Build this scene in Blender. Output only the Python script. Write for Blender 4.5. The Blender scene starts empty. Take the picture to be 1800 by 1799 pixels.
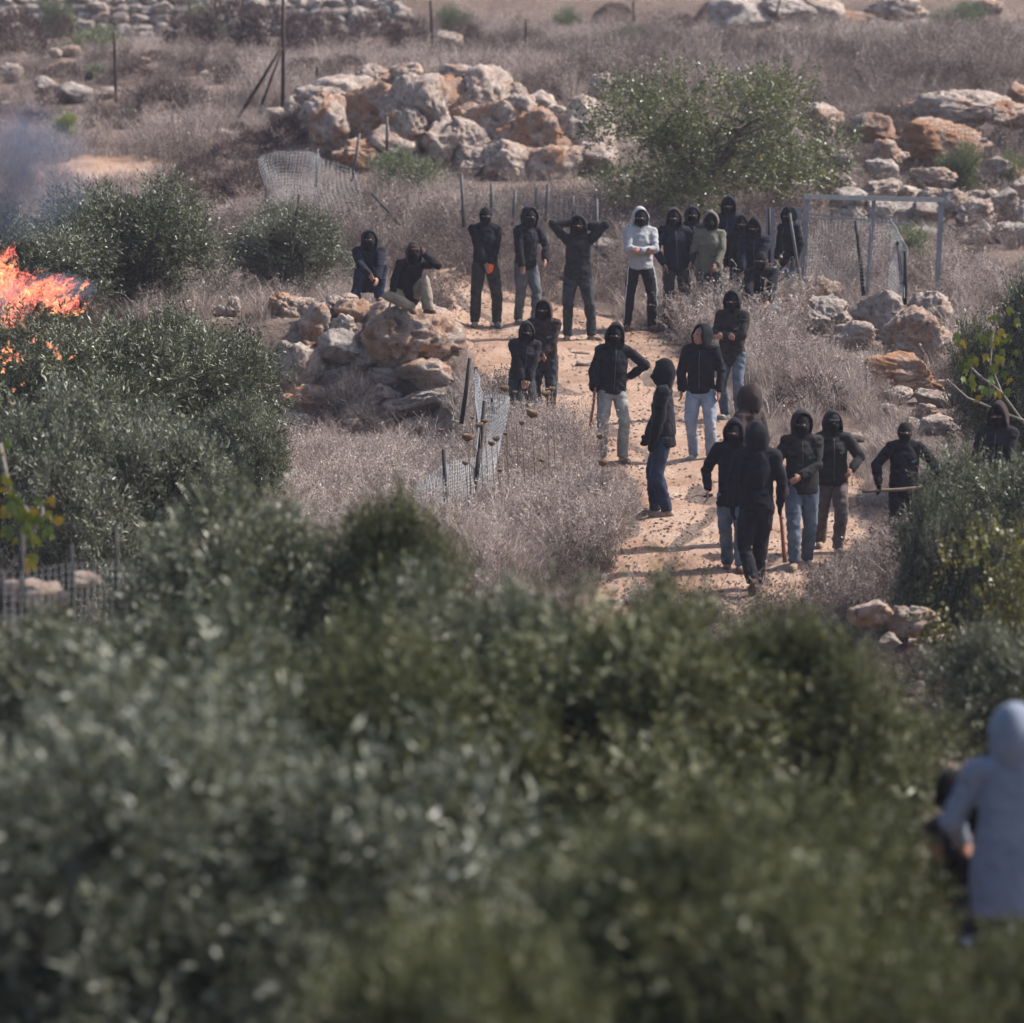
import bpy, bmesh, math, random
import numpy as np
from mathutils import Vector, Matrix
from mathutils.bvhtree import BVHTree

random.seed(7); RNG = np.random.default_rng(7)
S = bpy.context.scene
C = S.collection
R = math.radians

# ------------------------------------------------------------------ camera
F, HOR = 8000.0, 150.0                    # focal length and horizon row in photograph pixels (1800 wide)
CAMZ = 5.22
TH = math.atan((899.5 - HOR) / F)
cam_d = bpy.data.cameras.new('camera'); cam = bpy.data.objects.new('camera', cam_d); C.objects.link(cam)
cam.location = (0, 0, CAMZ); cam.rotation_euler = (math.pi/2 - TH, 0, 0)
cam_d.sensor_width = 36; cam_d.lens = F / 1800 * 36
cam_d.clip_start = 0.5; cam_d.clip_end = 2000
cam_d.dof.use_dof = True; cam_d.dof.focus_distance = 54.5; cam_d.dof.aperture_fstop = 2.0
S.camera = cam
S.render.resolution_x, S.render.resolution_y = 1024, 1023

# ------------------------------------------------------------------ sky, sun, exposure
SUN_EL, SUN_AZ = R(47), R(74)             # azimuth measured from +Y (away from the camera) towards +X (right)
w = bpy.data.worlds.new('World'); S.world = w; w.use_nodes = True
nt = w.node_tree; bg = nt.nodes['Background']
sky = nt.nodes.new('ShaderNodeTexSky'); sky.sky_type = 'NISHITA'; sky.sun_disc = False
sky.sun_elevation = SUN_EL; sky.sun_rotation = SUN_AZ; sky.air_density = 1.0; sky.dust_density = 2.5
nt.links.new(sky.outputs[0], bg.inputs[0]); bg.inputs[1].default_value = 0.10
sl = bpy.data.lights.new('sun', 'SUN'); sl.energy = 4.2; sl.angle = R(1.5); sl.color = (1, .94, .86)
so = bpy.data.objects.new('sun', sl); C.objects.link(so)
sd = Vector((math.sin(SUN_AZ)*math.cos(SUN_EL), math.cos(SUN_AZ)*math.cos(SUN_EL), math.sin(SUN_EL)))
so.rotation_euler = sd.to_track_quat('Z', 'Y').to_euler(); so.location = (20, 60, 40)
S.view_settings.view_transform = 'Standard'; S.view_settings.look = 'None'
S.view_settings.gamma = 1; S.view_settings.use_curve_mapping = False
S.view_settings.exposure = 1.05
S.render.engine = 'CYCLES'
S.cycles.max_bounces = 4; S.cycles.diffuse_bounces = 2; S.cycles.glossy_bounces = 1; S.cycles.transmission_bounces = 2
S.cycles.use_adaptive_sampling = True; S.cycles.adaptive_threshold = .03; S.cycles.use_light_tree = False
S.cycles.transparent_max_bounces = 12; S.cycles.volume_bounces = 0

# ------------------------------------------------------------------ pixel rays of the photograph
ct, st_ = math.cos(TH), math.sin(TH)
def at(px, py, Y):
    """point on the photograph's ray (px,py) at distance Y along the ground axis"""
    u, v = (px - 900) / F, (899.5 - py) / F
    d = (u, ct + v*st_, -st_ + v*ct)
    t = Y / d[1]
    return Vector((d[0]*t, Y, CAMZ + d[2]*t))
def proj(P):
    P = np.asarray(P, float); x, y, z = P[..., 0], P[..., 1], P[..., 2] - CAMZ
    dep = y*ct - z*st_; up = y*st_ + z*ct
    return 900 + F*x/dep, 899.5 - F*up/dep
def ppm(Y): return F / Y

# ------------------------------------------------------------------ noise
def _h(i, j, k, s):
    n = (i*374761393 + j*668265263 + k*2246822519 + s*974634777) & 0xffffffff
    n = ((n ^ (n >> 13)) * 1274126177) & 0xffffffff
    return ((n ^ (n >> 16)) & 0xffff) / 65535.0
def vnoise(P, s=0):
    P = np.asarray(P, float); I = np.floor(P).astype(np.int64); f = P - I; f = f*f*(3 - 2*f)
    r = 0
    for a in (0, 1):
        for b in (0, 1):
            for c in (0, 1):
                wgt = (f[..., 0] if a else 1-f[..., 0])*(f[..., 1] if b else 1-f[..., 1])*(f[..., 2] if c else 1-f[..., 2])
                r = r + wgt*_h(I[..., 0]+a, I[..., 1]+b, I[..., 2]+c, s)
    return r*2 - 1
def fbm(P, o=4, s=0):
    P = np.asarray(P, float); r = 0; a = .5
    for k in range(o): r = r + a*vnoise(P*2**k + 17.3*k, s+k); a *= .5
    return r
def sm(a, b, x):
    t = np.clip((x - a)/(b - a), 0, 1); return t*t*(3 - 2*t)

# ------------------------------------------------------------------ terrain height
PY = [-60, 0, 12, 26, 34, 40.5, 43, 46.7, 65, 70, 76, 80, 88, 100, 108, 113.6, 115.4, 118, 135, 170, 260]
PZ = [.2, .35, .42, .42, .1, -.5, -.33, 0, 1.77, 2.35, 3.15, 3.68, 4.7, 5.8, 6.3, 6.42, 7.5, 7.7, 9.6, 14.5, 26]
def terrain(x, y, fine=True):
    x = np.asarray(x, float); y = np.asarray(y, float)
    z = np.interp(y, PY, PZ)
    px = 900 + F*x/np.maximum(y, 5)
    # lower field left of the track, in front of the dry stone retaining wall
    field = .33 + .014*(y - 46)
    edge = np.interp(y, [44, 47, 50, 54, 58, 62], [1000, 960, 910, 870, 835, 815])
    m = sm(0, 1, (edge - px)/95) * sm(44.5, 47, y) * (1 - sm(61.4, 61.9, y))
    z = z*(1-m) + field*m
    # terrace above that wall
    t = (1 - sm(760, 830, px)) * sm(61.4, 61.9, y) * (1 - sm(64, 72, y))
    z = z + t*(2.08 - z)*.95
    # bank on which the outcrop sits, and the flat behind it
    o = sm(480, 600, px)*(1 - sm(1050, 1180, px))
    z = z + o*(.75*sm(81, 84, y)*(1 - sm(86, 98, y)))
    # small terrace steps high on the hill
    z = z + .22*np.sin((y - 84)/3.1 + .25*x)*sm(84, 90, y)*(1 - sm(104, 110, y))
    P = np.stack([x, y, 0*x], -1)
    if fine: z = z + .10*fbm(P*.45, 3, 3)*sm(40, 46, y) + .03*fbm(P*2.2, 2, 9)
    return z
def ground(px, py, y0=36., y1=170.):
    lo = None
    ys = np.arange(y0, y1, .1)
    u, v = (px - 900)/F, (899.5 - py)/F
    t = ys/(ct + v*st_)
    below = (CAMZ + (-st_ + v*ct)*t) <= terrain(u*t, ys)
    i = int(np.argmax(below)) if below.any() else len(ys)-1
    p = at(px, py, float(ys[i])); p.z = float(terrain(p.x, p.y)); return p
def tz(x, y): return float(terrain(x, y))

# ------------------------------------------------------------------ materials
def mat(name, build):
    m = bpy.data.materials.new(name); m.use_nodes = True
    n = m.node_tree.nodes; l = m.node_tree.links
    b = n['Principled BSDF']; build(n, l, b, n['Material Output']); return m
def N(n, t, **k):
    o = n.new('ShaderNode'+t)
    for a, v in k.items(): setattr(o, a, v)
    return o
def ramp(n, l, src, stops):
    r = n.new('ShaderNodeValToRGB'); e = r.color_ramp.elements
    while len(e) < len(stops): e.new(.5)
    for i, (p, c) in enumerate(stops):
        e[i].position = p; e[i].color = (*c, 1) if len(c) == 3 else c
    l.new(src, r.inputs[0]); return r.outputs[0]
def mixc(n, l, f, a, b, mode='MIX'):
    m = n.new('ShaderNodeMix'); m.data_type = 'RGBA'; m.blend_type = mode
    for s, v in ((0, f), (6, a), (7, b)):
        if hasattr(v, 'links'): l.new(v, m.inputs[s])
        else: m.inputs[s].default_value = v if s == 0 else (*v, 1)
    return m.outputs[2]
def noise(n, l, vec, scale, det=4, rough=.55, dist=0):
    t = n.new('ShaderNodeTexNoise'); t.inputs['Scale'].default_value = scale
    t.inputs['Detail'].default_value = det; t.inputs['Roughness'].default_value = rough; t.inputs['Distortion'].default_value = dist
    if vec is not None: l.new(vec, t.inputs['Vector'])
    return t.outputs[0]
def bump(n, l, b, h, strength, dist):
    k = n.new('ShaderNodeBump'); k.inputs['Strength'].default_value = strength; k.inputs['Distance'].default_value = dist
    l.new(h, k.inputs['Height']); l.new(k.outputs[0], b.inputs['Normal'])
def cloth(name, col, col2=None, rough=.92, amt=.5, scale=9):
    def f(n, l, b, o):
        tc = N(n, 'TexCoord').outputs['Object']
        c2 = col2 or tuple(c*1.9+.001 for c in col)
        nn = noise(n, l, tc, scale, 5, .6)
        l.new(ramp(n, l, nn, [(.35, col), (.75, tuple(a*(1-amt)+b_*amt for a, b_ in zip(col, c2)))]), b.inputs['Base Color'])
        b.inputs['Roughness'].default_value = rough; b.inputs['Specular IOR Level'].default_value = .15
        b.inputs['Sheen Weight'].default_value = .02; b.inputs['Sheen Roughness'].default_value = .5
        bump(n, l, b, noise(n, l, tc, 60, 3), .5, .006)
    return mat(name, f)
def plain(name, col, rough=.7, spec=.3, metal=0, var=.25, scale=14):
    def f(n, l, b, o):
        tc = N(n, 'TexCoord').outputs['Object']
        nn = noise(n, l, tc, scale, 4)
        l.new(ramp(n, l, nn, [(.3, tuple(c*(1-var) for c in col)), (.7, tuple(c*(1+var) for c in col))]), b.inputs['Base Color'])
        b.inputs['Roughness'].default_value = rough; b.inputs['Specular IOR Level'].default_value = spec; b.inputs['Metallic'].default_value = metal
    return mat(name, f)
def leafmat(name, stops, rough=.42, trans=.28, spec=.5):
    """stops: colours along the per-leaf random attribute v"""
    def f(n, l, b, o):
        a = N(n, 'Attribute', attribute_name='v').outputs['Fac']
        c = ramp(n, l, a, stops)
        l.new(c, b.inputs['Base Color']); b.inputs['Roughness'].default_value = rough; b.inputs['Specular IOR Level'].default_value = spec
        t = N(n, 'BsdfTranslucent'); l.new(mixc(n, l, 1, c, (1.25, 1.2, .75), 'MULTIPLY'), t.inputs[0])
        ms = N(n, 'MixShader'); ms.inputs[0].default_value = trans
        l.new(b.outputs[0], ms.inputs[1]); l.new(t.outputs[0], ms.inputs[2]); l.new(ms.outputs[0], o.inputs[0])
    return mat(name, f)
def strawmat(name, stops, trans=.2):
    def f(n, l, b, o):
        a = N(n, 'Attribute', attribute_name='v').outputs['Fac']
        g = N(n, 'NewGeometry').outputs['Position']
        big = noise(n, l, g, .55, 3)
        r = N(n, 'Math', operation='MULTIPLY_ADD'); l.new(big, r.inputs[0]); r.inputs[1].default_value = .9; r.inputs[2].default_value = -.45
        s = N(n, 'Math', operation='ADD'); l.new(a, s.inputs[0]); l.new(r.outputs[0], s.inputs[1])
        c = ramp(n, l, s.outputs[0], stops)
        l.new(c, b.inputs['Base Color']); b.inputs['Roughness'].default_value = .75; b.inputs['Specular IOR Level'].default_value = .2
        t = N(n, 'BsdfTranslucent'); l.new(c, t.inputs[0])
        ms = N(n, 'MixShader'); ms.inputs[0].default_value = trans
        l.new(b.outputs[0], ms.inputs[1]); l.new(t.outputs[0], ms.inputs[2]); l.new(ms.outputs[0], o.inputs[0])
    return mat(name, f)
def rockmat(name, rust, pale=(.60, .50, .44), grey=(.33, .25, .212), rustc=(.48, .235, .125), sc=1.0):
    def f(n, l, b, o):
        tc = N(n, 'TexCoord').outputs['Object']; oi = N(n, 'ObjectInfo').outputs['Random']
        g = N(n, 'NewGeometry').outputs['Position']
        mp = N(n, 'VectorMath', operation='ADD'); l.new(g, mp.inputs[0])
        mu = N(n, 'Math', operation='MULTIPLY'); l.new(oi, mu.inputs[0]); mu.inputs[1].default_value = 40
        l.new(mu.outputs[0], mp.inputs[1]); v = mp.outputs[0]
        base = ramp(n, l, noise(n, l, v, 4.0*sc, 10, .74, .9), [(.36, grey), (.5, tuple((a+c)/2 for a, c in zip(pale, grey))), (.60, pale)])
        rm = ramp(n, l, noise(n, l, v, 1.5*sc, 9, .68, 1.1), [(.58-rust*.24, (0, 0, 0)), (.76-rust*.24, (.92, .92, .92))])
        rc = ramp(n, l, noise(n, l, v, 6*sc, 5, .6), [(.3, tuple(c*.62 for c in rustc)), (.62, rustc), (.8, (.46, .30, .2))])
        c = mixc(n, l, rm, base, rc)
        pit = N(n, 'TexVoronoi'); pit.inputs['Scale'].default_value = 9*sc; l.new(v, pit.inputs['Vector'])
        pm = ramp(n, l, noise(n, l, v, 10*sc, 8, .74), [(.34, (1, 1, 1)), (.44, (0, 0, 0))])
        c = mixc(n, l, pm, c, (.11, .085, .075))
        l.new(c, b.inputs['Base Color']); b.inputs['Roughness'].default_value = .93; b.inputs['Specular IOR Level'].default_value = .15
        bump(n, l, b, noise(n, l, v, 9*sc, 10, .74, .6), 1, .13)
    return mat(name, f)

M = {}
M['rock_pale'] = rockmat('rock_pale', .12); M['rock_mix'] = rockmat('rock_mix', .52)
M['rock_rust'] = rockmat('rock_rust', .78, pale=(.58, .46, .39)); M['rock_grey'] = rockmat('rock_grey', .06, pale=(.54, .475, .435), grey=(.29, .24, .215))
M['black'] = cloth('cloth_black', (.0065, .0065, .0105)); M['charcoal'] = cloth('cloth_charcoal', (.014, .0135, .0165))
M['navy'] = cloth('cloth_navy', (.008, .010, .019)); M['brown'] = cloth('cloth_brown', (.032, .021, .021))
M['mask'] = cloth('cloth_mask', (.006, .006, .008), amt=.2); M['olive_cloth'] = cloth('cloth_olive', (.115, .108, .085), (.15, .14, .115))
M['grey_cloth'] = cloth('cloth_grey', (.30, .30, .315), (.38, .38, .40)); M['bluegrey'] = cloth('cloth_bluegrey', (.135, .158, .215), (.195, .22, .28), amt=1, scale=5)
M['graphite'] = cloth('cloth_graphite', (.019, .0175, .0175))
def jeans(name, dark, light): return cloth(name, dark, light, .9, 1.0, 5)
M['jeans_light'] = jeans('jeans_light', (.16, .19, .245), (.31, .345, .40)); M['jeans_blue'] = jeans('jeans_blue', (.055, .070, .095), (.15, .18, .22))
M['jeans_dark'] = jeans('jeans_dark', (.014, .018, .035), (.035, .05, .095)); M['jeans_grey'] = jeans('jeans_grey', (.055, .062, .072), (.14, .15, .155))
M['pants_grey'] = cloth('pants_grey', (.20, .20, .19), (.28, .275, .26), amt=1); M['pants_beige'] = cloth('pants_beige', (.20, .17, .135), (.26, .225, .18), amt=1)
M['pants_olive'] = cloth('pants_olive', (.022, .022, .019), (.055, .052, .045), amt=1); M['pants_mauve'] = cloth('pants_mauve', (.085, .065, .062), (.15, .12, .115), amt=1)
M['pants_black'] = cloth('pants_black', (.009, .009, .013)); M['pants_slate'] = cloth('pants_slate', (.018, .021, .026), (.05, .055, .06), amt=1)
M['skin'] = plain('skin', (.31, .155, .11), .6, .35, var=.1); M['orange'] = plain('orange_glove', (.75, .10, .02), .6, .3, var=.12)
M['tan'] = plain('tan_boot', (.23, .165, .115), .8, .2); M['brownboot'] = plain('brown_boot', (.10, .058, .04), .7, .25)
M['greyshoe'] = plain('grey_shoe', (.20, .19, .175), .8, .2); M['white_trim'] = plain('white_trim', (.62, .62, .62), .8, .2, var=.05)
M['zip'] = plain('zip_metal', (.085, .085, .09), .5, .5, .3); M['eye'] = plain('eye', (.02, .015, .012), .25, .5)
M['emblem'] = plain('emblem_green', (.03, .13, .07), .7, .3); M['emblem_pale'] = plain('emblem_pale', (.22, .24, .24), .7, .3)
M['wood_club'] = plain('wood_club', (.20, .065, .03), .55, .4); M['wood_stick'] = plain('wood_stick', (.16, .105, .075), .8, .2)
M['steel_dark'] = plain('steel_dark', (.05, .05, .055), .4, .5, .6)
M['post_dark'] = plain('post_dark', (.022, .021, .023), .75, .3); M['post_rust'] = plain('post_rust', (.05, .032, .03), .85, .2)
M['post_grey'] = plain('post_grey', (.10, .096, .096), .8, .3); M['galv'] = plain('galvanised_steel', (.20, .205, .22), .55, .4, .2, .15)
M['netting'] = plain('netting', (.33, .335, .345), .8, .2, 0, .1); M['wire'] = plain('wire', (.20, .20, .21), .6, .4, .3, .1)
M['bark'] = plain('bark', (.085, .068, .056), .95, .1, var=.45, scale=22); M['bark_pale'] = plain('bark_pale', (.20, .175, .155), .95, .1, var=.35, scale=22)
M['olive'] = leafmat('olive_leaf', [(0, (.028, .035, .022)), (.38, (.066, .075, .043)), (.66, (.136, .144, .094)), (.88, (.235, .245, .185)), (1, (.33, .35, .29))], .45, .14, .38)
M['olive_silver'] = leafmat('olive_leaf_silver', [(0, (.034, .042, .030)), (.38, (.086, .096, .067)), (.66, (.175, .185, .138)), (.88, (.29, .30, .25)), (1, (.40, .42, .37))], .45, .16, .4)
M['olive_green'] = leafmat('olive_leaf_green', [(0, (.024, .029, .012)), (.38, (.058, .066, .026)), (.66, (.115, .122, .056)), (.88, (.18, .188, .108)), (1, (.26, .27, .19))], .5, .15, .28)
M['almond'] = leafmat('almond_leaf', [(0, (.040, .050, .026)), (.5, (.092, .108, .052)), (.85, (.165, .18, .085)), (1, (.28, .27, .12))], .42, .36)
M['shrub'] = leafmat('shrub_leaf', [(0, (.05, .066, .036)), (.6, (.11, .14, .075)), (1, (.22, .25, .15))], .45, .3)
M['vine'] = leafmat('vine_leaf', [(0, (.045, .045, .018)), (.45, (.085, .088, .03)), (.8, (.15, .14, .04)), (.95, (.22, .17, .04)), (1, (.38, .28, .05))], .45, .35)
M['fig'] = leafmat('fig_leaf', [(0, (.09, .14, .03)), (.5, (.17, .22, .045)), (.85, (.27, .28, .05)), (1, (.40, .28, .04))], .5, .4)
M['straw'] = strawmat('dry_grass', [(.0, (.13, .098, .085)), (.3, (.25, .194, .172)), (.62, (.41, .338, .300)), (1, (.66, .58, .53))])
M['straw_dark'] = strawmat('dry_brush', [(.0, (.06, .044, .041)), (.4, (.13, .096, .088)), (.75, (.22, .17, .152)), (1, (.34, .28, .25))])
M['thorn'] = strawmat('thorn_twig', [(.0, (.034, .024, .024)), (.5, (.078, .053, .051)), (.85, (.14, .10, .093)), (1, (.23, .17, .155))])
M['twig_grey'] = strawmat('grey_twig', [(.0, (.06, .052, .055)), (.5, (.125, .108, .108)), (1, (.25, .22, .21))])
M['seedhead'] = plain('seed_head', (.15, .095, .062), .9, .1, var=.4, scale=60)
def _soil(n, l, b, o):
    g = N(n, 'NewGeometry').outputs['Position']
    a = ramp(n, l, noise(n, l, g, .6, 6, .6), [(.3, (.135, .098, .080)), (.55, (.20, .148, .122)), (.75, (.275, .205, .165))])
    c = mixc(n, l, ramp(n, l, noise(n, l, g, 14, 6, .7), [(.42, (0, 0, 0)), (.66, (.8, .8, .8))]), a, (.085, .062, .056))
    l.new(c, b.inputs['Base Color']); b.inputs['Roughness'].default_value = .97; b.inputs['Specular IOR Level'].default_value = .1
    bump(n, l, b, noise(n, l, g, 9, 8, .7), .8, .08)
M['soil'] = mat('soil', _soil)
def _path(n, l, b, o):
    g = N(n, 'NewGeometry').outputs['Position']
    a = ramp(n, l, noise(n, l, g, .9, 7, .62, .4), [(.28, (.28, .158, .105)), (.48, (.42, .272, .198)), (.7, (.54, .39, .31))])
    c = mixc(n, l, ramp(n, l, noise(n, l, g, 26, 6, .75), [(.55, (0, 0, 0)), (.75, (.7, .7, .7))]), a, (.62, .51, .44))
    c = mixc(n, l, ramp(n, l, noise(n, l, g, 11, 6, .75), [(.28, (.8, .8, .8)), (.44, (0, 0, 0))]), c, (.20, .125, .09))
    l.new(c, b.inputs['Base Color']); b.inputs['Roughness'].default_value = .96; b.inputs['Specular IOR Level'].default_value = .1
    bump(n, l, b, noise(n, l, g, 16, 8, .75), 1, .07)
M['path'] = mat('path_dirt', _path)
M['gravel'] = rockmat('gravel', .5, pale=(.50, .43, .38), sc=2.0)

# ------------------------------------------------------------------ mesh helpers
def link(o, parent=None):
    C.objects.link(o)
    if parent is not None: o.parent = parent
    return o
def smooth(me): me.polygons.foreach_set('use_smooth', np.ones(len(me.polygons), bool))
def tag(o, label=None, cat=None, group=None, kind=None):
    for k, v in (('label', label), ('category', cat), ('group', group), ('kind', kind)):
        if v: o[k] = v
    return o
def thing(name, label, cat, loc=(0, 0, 0), rz=0, sc=1, group=None):
    o = bpy.data.objects.new(name, None); o.empty_display_size = .2
    o.location = loc; o.rotation_euler = (0, 0, rz); o.scale = (sc,)*3 if not hasattr(sc, '__len__') else sc
    link(o); return tag(o, label, cat, group)
def unit(v):
    v = np.asarray(v, float); return v/(np.linalg.norm(v)+1e-9)
class MB:
    def __init__(s): s.v = []; s.f = []
    def add(s, V, Fc):
        k = len(s.v); s.v += [tuple(map(float, p)) for p in V]; s.f += [tuple(i+k for i in f) for f in Fc]; return s
    def tube(s, pts, rad, n=8, ref=(0, 1, 0), cap=True):
        pts = [np.asarray(p, float) for p in pts]; V = []; Fc = []; m = len(pts)
        for i, p in enumerate(pts):
            t = unit(pts[min(i+1, m-1)] - pts[max(i-1, 0)])
            a = np.cross(t, ref)
            if np.linalg.norm(a) < .05: a = np.cross(t, (1, 0, 0))
            a = unit(a); b = np.cross(a, t); r = rad[i] if hasattr(rad, '__len__') else rad
            rx, ry = r if hasattr(r, '__len__') else (r, r)
            for k in range(n):
                g = 2*math.pi*k/n; V.append(p + a*rx*math.cos(g) + b*ry*math.sin(g))
        for i in range(m-1):
            for k in range(n): Fc.append((i*n+k, i*n+(k+1) % n, (i+1)*n+(k+1) % n, (i+1)*n+k))
        if cap: Fc.append(tuple(range(n-1, -1, -1))); Fc.append(tuple((m-1)*n+k for k in range(n)))
        return s.add(V, Fc)
    def ell(s, c, r, Mx=None, seg=12, rings=8):
        V = [(0, 0, 1)]; Fc = []
        for i in range(1, rings):
            a = math.pi*i/rings
            for k in range(seg):
                g = 2*math.pi*k/seg; V.append((math.sin(a)*math.cos(g), math.sin(a)*math.sin(g), math.cos(a)))
        V.append((0, 0, -1)); V = np.array(V)*np.asarray(r)
        if Mx is not None: V = V @ np.asarray(Mx).T
        V = V + np.asarray(c)
        for k in range(seg): Fc.append((0, 1+k, 1+(k+1) % seg))
        for i in range(rings-2):
            for k in range(seg):
                a, b = 1+i*seg+k, 1+i*seg+(k+1) % seg; Fc.append((a, a+seg, b+seg, b))
        L = len(V)-1; o = 1+(rings-2)*seg
        for k in range(seg): Fc.append((L, o+(k+1) % seg, o+k))
        return s.add(V, Fc)
    def box(s, c, h, Mx=None):
        V = np.array([(x, y, z) for x in (-1, 1) for y in (-1, 1) for z in (-1, 1)], float)*np.asarray(h)
        if Mx is not None: V = V @ np.asarray(Mx).T
        return s.add(V+np.asarray(c), [(0, 1, 3, 2), (4, 6, 7, 5), (0, 4, 5, 1), (2, 3, 7, 6), (0, 2, 6, 4), (1, 5, 7, 3)])
    def mesh(s, name):
        me = bpy.data.meshes.new(name); me.from_pydata(s.v, [], s.f); me.update(); return me
    def build(s, name, m, parent=None, sh=True):
        me = s.mesh(name)
        if sh: smooth(me)
        me.materials.append(m); return link(bpy.data.objects.new(name, me), parent)
def npmesh(name, V, Q, m, v=None, sh=False):
    """fast mesh from arrays: V (n,3), Q (k,3|4), v per-vertex random attribute"""
    me = bpy.data.meshes.new(name); V = np.ascontiguousarray(V, np.float32); Q = np.ascontiguousarray(Q, np.int32)
    k, c = Q.shape
    me.vertices.add(len(V)); me.vertices.foreach_set('co', V.ravel())
    me.loops.add(k*c); me.loops.foreach_set('vertex_index', Q.ravel())
    me.polygons.add(k); me.polygons.foreach_set('loop_start', np.arange(0, k*c, c, dtype=np.int32))
    if v is not None:
        a = me.attributes.new('v', 'FLOAT', 'POINT'); a.data.foreach_set('value', np.ascontiguousarray(v, np.float32))
    me.update(calc_edges=True)
    if sh: smooth(me)
    me.materials.append(m); return me
# ================================================================== SETTING: ground, track
def grid(xs, ys, name, m, dz=0, hf=terrain):
    X, Y = np.meshgrid(xs, ys); Z = hf(X, Y) + dz
    V = np.stack([X, Y, Z], -1).reshape(-1, 3); nx, ny = len(xs), len(ys)
    i = (np.arange(ny-1)[:, None]*nx + np.arange(nx-1)[None]).ravel()
    return npmesh(name, V, np.stack([i, i+1, i+nx+1, i+nx], -1), m, sh=True)
ysx = np.concatenate([np.arange(-60, 38, 2.), np.arange(38, 90, .2), np.arange(90, 130, .4), np.arange(130, 262, 4)])
xsx = np.concatenate([np.arange(-90, -14, 4.), np.arange(-14, 14.01, .2), np.arange(18, 92, 4.)])
g = link(bpy.data.objects.new('ground', grid(xsx, ysx, 'ground', M['soil']))); tag(g, kind='structure')

PATH = [(1085, 960, 1450), (1045, 1000, 1450), (1000, 1055, 1450), (950, 1100, 1535), (900, 1125, 1550), (850, 1100, 1530), (815, 1035, 1480), (770, 985, 1340),
        (730, 965, 1285), (690, 890, 1270), (650, 815, 1250), (615, 795, 1200), (585, 775, 1150), (560, 765, 1075), (535, 758, 985), (510, 752, 880), (492, 757, 832), (478, 765, 815)]
rows = []
for py, a, b in PATH:
    pa = ground((a+b)/2, py); rows.append((pa.y, at(a, py, pa.y).x, at(b, py, pa.y).x))
rows.sort(); rows = np.array(rows)
def path_edges(y): return np.interp(y, rows[:, 0], rows[:, 1]), np.interp(y, rows[:, 0], rows[:, 2])
def on_path(x, y, grow=0.):
    a, b = path_edges(y); wob = .25*fbm(np.stack([x*.9, y*.9, 0*x], -1), 3, 21)
    return (y > rows[0, 0]-1) & (y < rows[-1, 0]+.3) & (x > a-grow+wob) & (x < b+grow+wob)
ys = np.arange(rows[0, 0]-.4, rows[-1, 0]+.1, .12); V = []; K = 60
for y in ys:
    a, b = path_edges(y); x = np.linspace(a, b, K)
    wob = .25*fbm(np.stack([x*.9, 0*x+y*.9, 0*x], -1), 3, 21); x = x + wob
    t = np.linspace(-1, 1, K); tn = np.stack([x, 0*x+y, 0*x], -1)
    V.append(np.stack([x, 0*x+y, terrain(x, 0*x+y) + .022 - .05*np.abs(t)**12 + .03*fbm(tn*1.6, 4, 33) - .025*np.exp(-((np.abs(t)-.45)/.12)**2)], -1))
V = np.array(V); ny = len(ys); i = (np.arange(ny-1)[:, None]*K + np.arange(K-1)[None]).ravel()
p = link(bpy.data.objects.new('dirt_path', npmesh('dirt_path', V.reshape(-1, 3), np.stack([i, i+1, i+K+1, i+K], -1), M['path'], sh=True))); tag(p, kind='structure')
# distant bare patch of earth on the upper left
xs = np.arange(-8.4, -5.2, .15); yy = np.arange(76.5, 80.4, .15)
Xg, Yg = np.meshgrid(xs, yy); px_, py_ = proj(np.stack([Xg, Yg, terrain(Xg, Yg)], -1))
c0 = ground(185, 308)
xs = np.linspace(-1.9, 1.9, 40); yy = np.linspace(-2.2, 2.2, 40); Xg, Yg = np.meshgrid(xs, yy)
rr = (Xg/1.7)**2 + (Yg/2.0)**2 + .35*fbm(np.stack([Xg, Yg, 0*Xg], -1)*1.2, 3, 4)
Zg = terrain(c0.x+Xg, c0.y+Yg) + .16*(1-sm(.5, 1.05, rr)) - .06
i = (np.arange(39)[:, None]*40 + np.arange(39)[None]).ravel()
o = link(bpy.data.objects.new('earth_mound', npmesh('earth_mound', np.stack([c0.x+Xg, c0.y+Yg, Zg], -1).reshape(-1, 3), np.stack([i, i+1, i+41, i+40], -1), M['path'], sh=True)))
tag(o, kind='structure')

# loose gravel on the track
def gravel(n, ymin, ymax, smin, smax, seed):
    rg = np.random.default_rng(seed)
    y = rg.uniform(ymin, ymax, n); a, b = path_edges(y); x = a + (b-a)*rg.uniform(-.03, 1.03, n)
    s = smin + (smax-smin)*rg.uniform(0, 1, n)**4
    z = terrain(x, y) + .02 + s*.25
    O = np.array([(1, 0, 0), (-1, 0, 0), (0, 1, 0), (0, -1, 0), (0, 0, .7), (0, 0, -.7)], float)
    T = np.array([(0, 2, 4), (2, 1, 4), (1, 3, 4), (3, 0, 4), (2, 0, 5), (1, 2, 5), (3, 1, 5), (0, 3, 5)])
    an = rg.uniform(0, 6.28, n); Vv = O[None]*s[:, None, None]*rg.uniform(.5, 1.3, (n, 6, 1))
    ca, sa = np.cos(an)[:, None], np.sin(an)[:, None]
    X = Vv[..., 0]*ca - Vv[..., 1]*sa + x[:, None]; Y = Vv[..., 0]*sa + Vv[..., 1]*ca + y[:, None]; Z = Vv[..., 2] + z[:, None]
    return np.stack([X, Y, Z], -1).reshape(-1, 3), (T[None] + 6*np.arange(n)[:, None, None]).reshape(-1, 3)
V1, T1 = gravel(14000, rows[0, 0], rows[-1, 0], .006, .030, 5)
o = link(bpy.data.objects.new('gravel', npmesh('gravel', V1, T1, M['gravel']))); tag(o, 'loose pale gravel strewn over the dirt track', 'gravel', kind='stuff')

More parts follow.
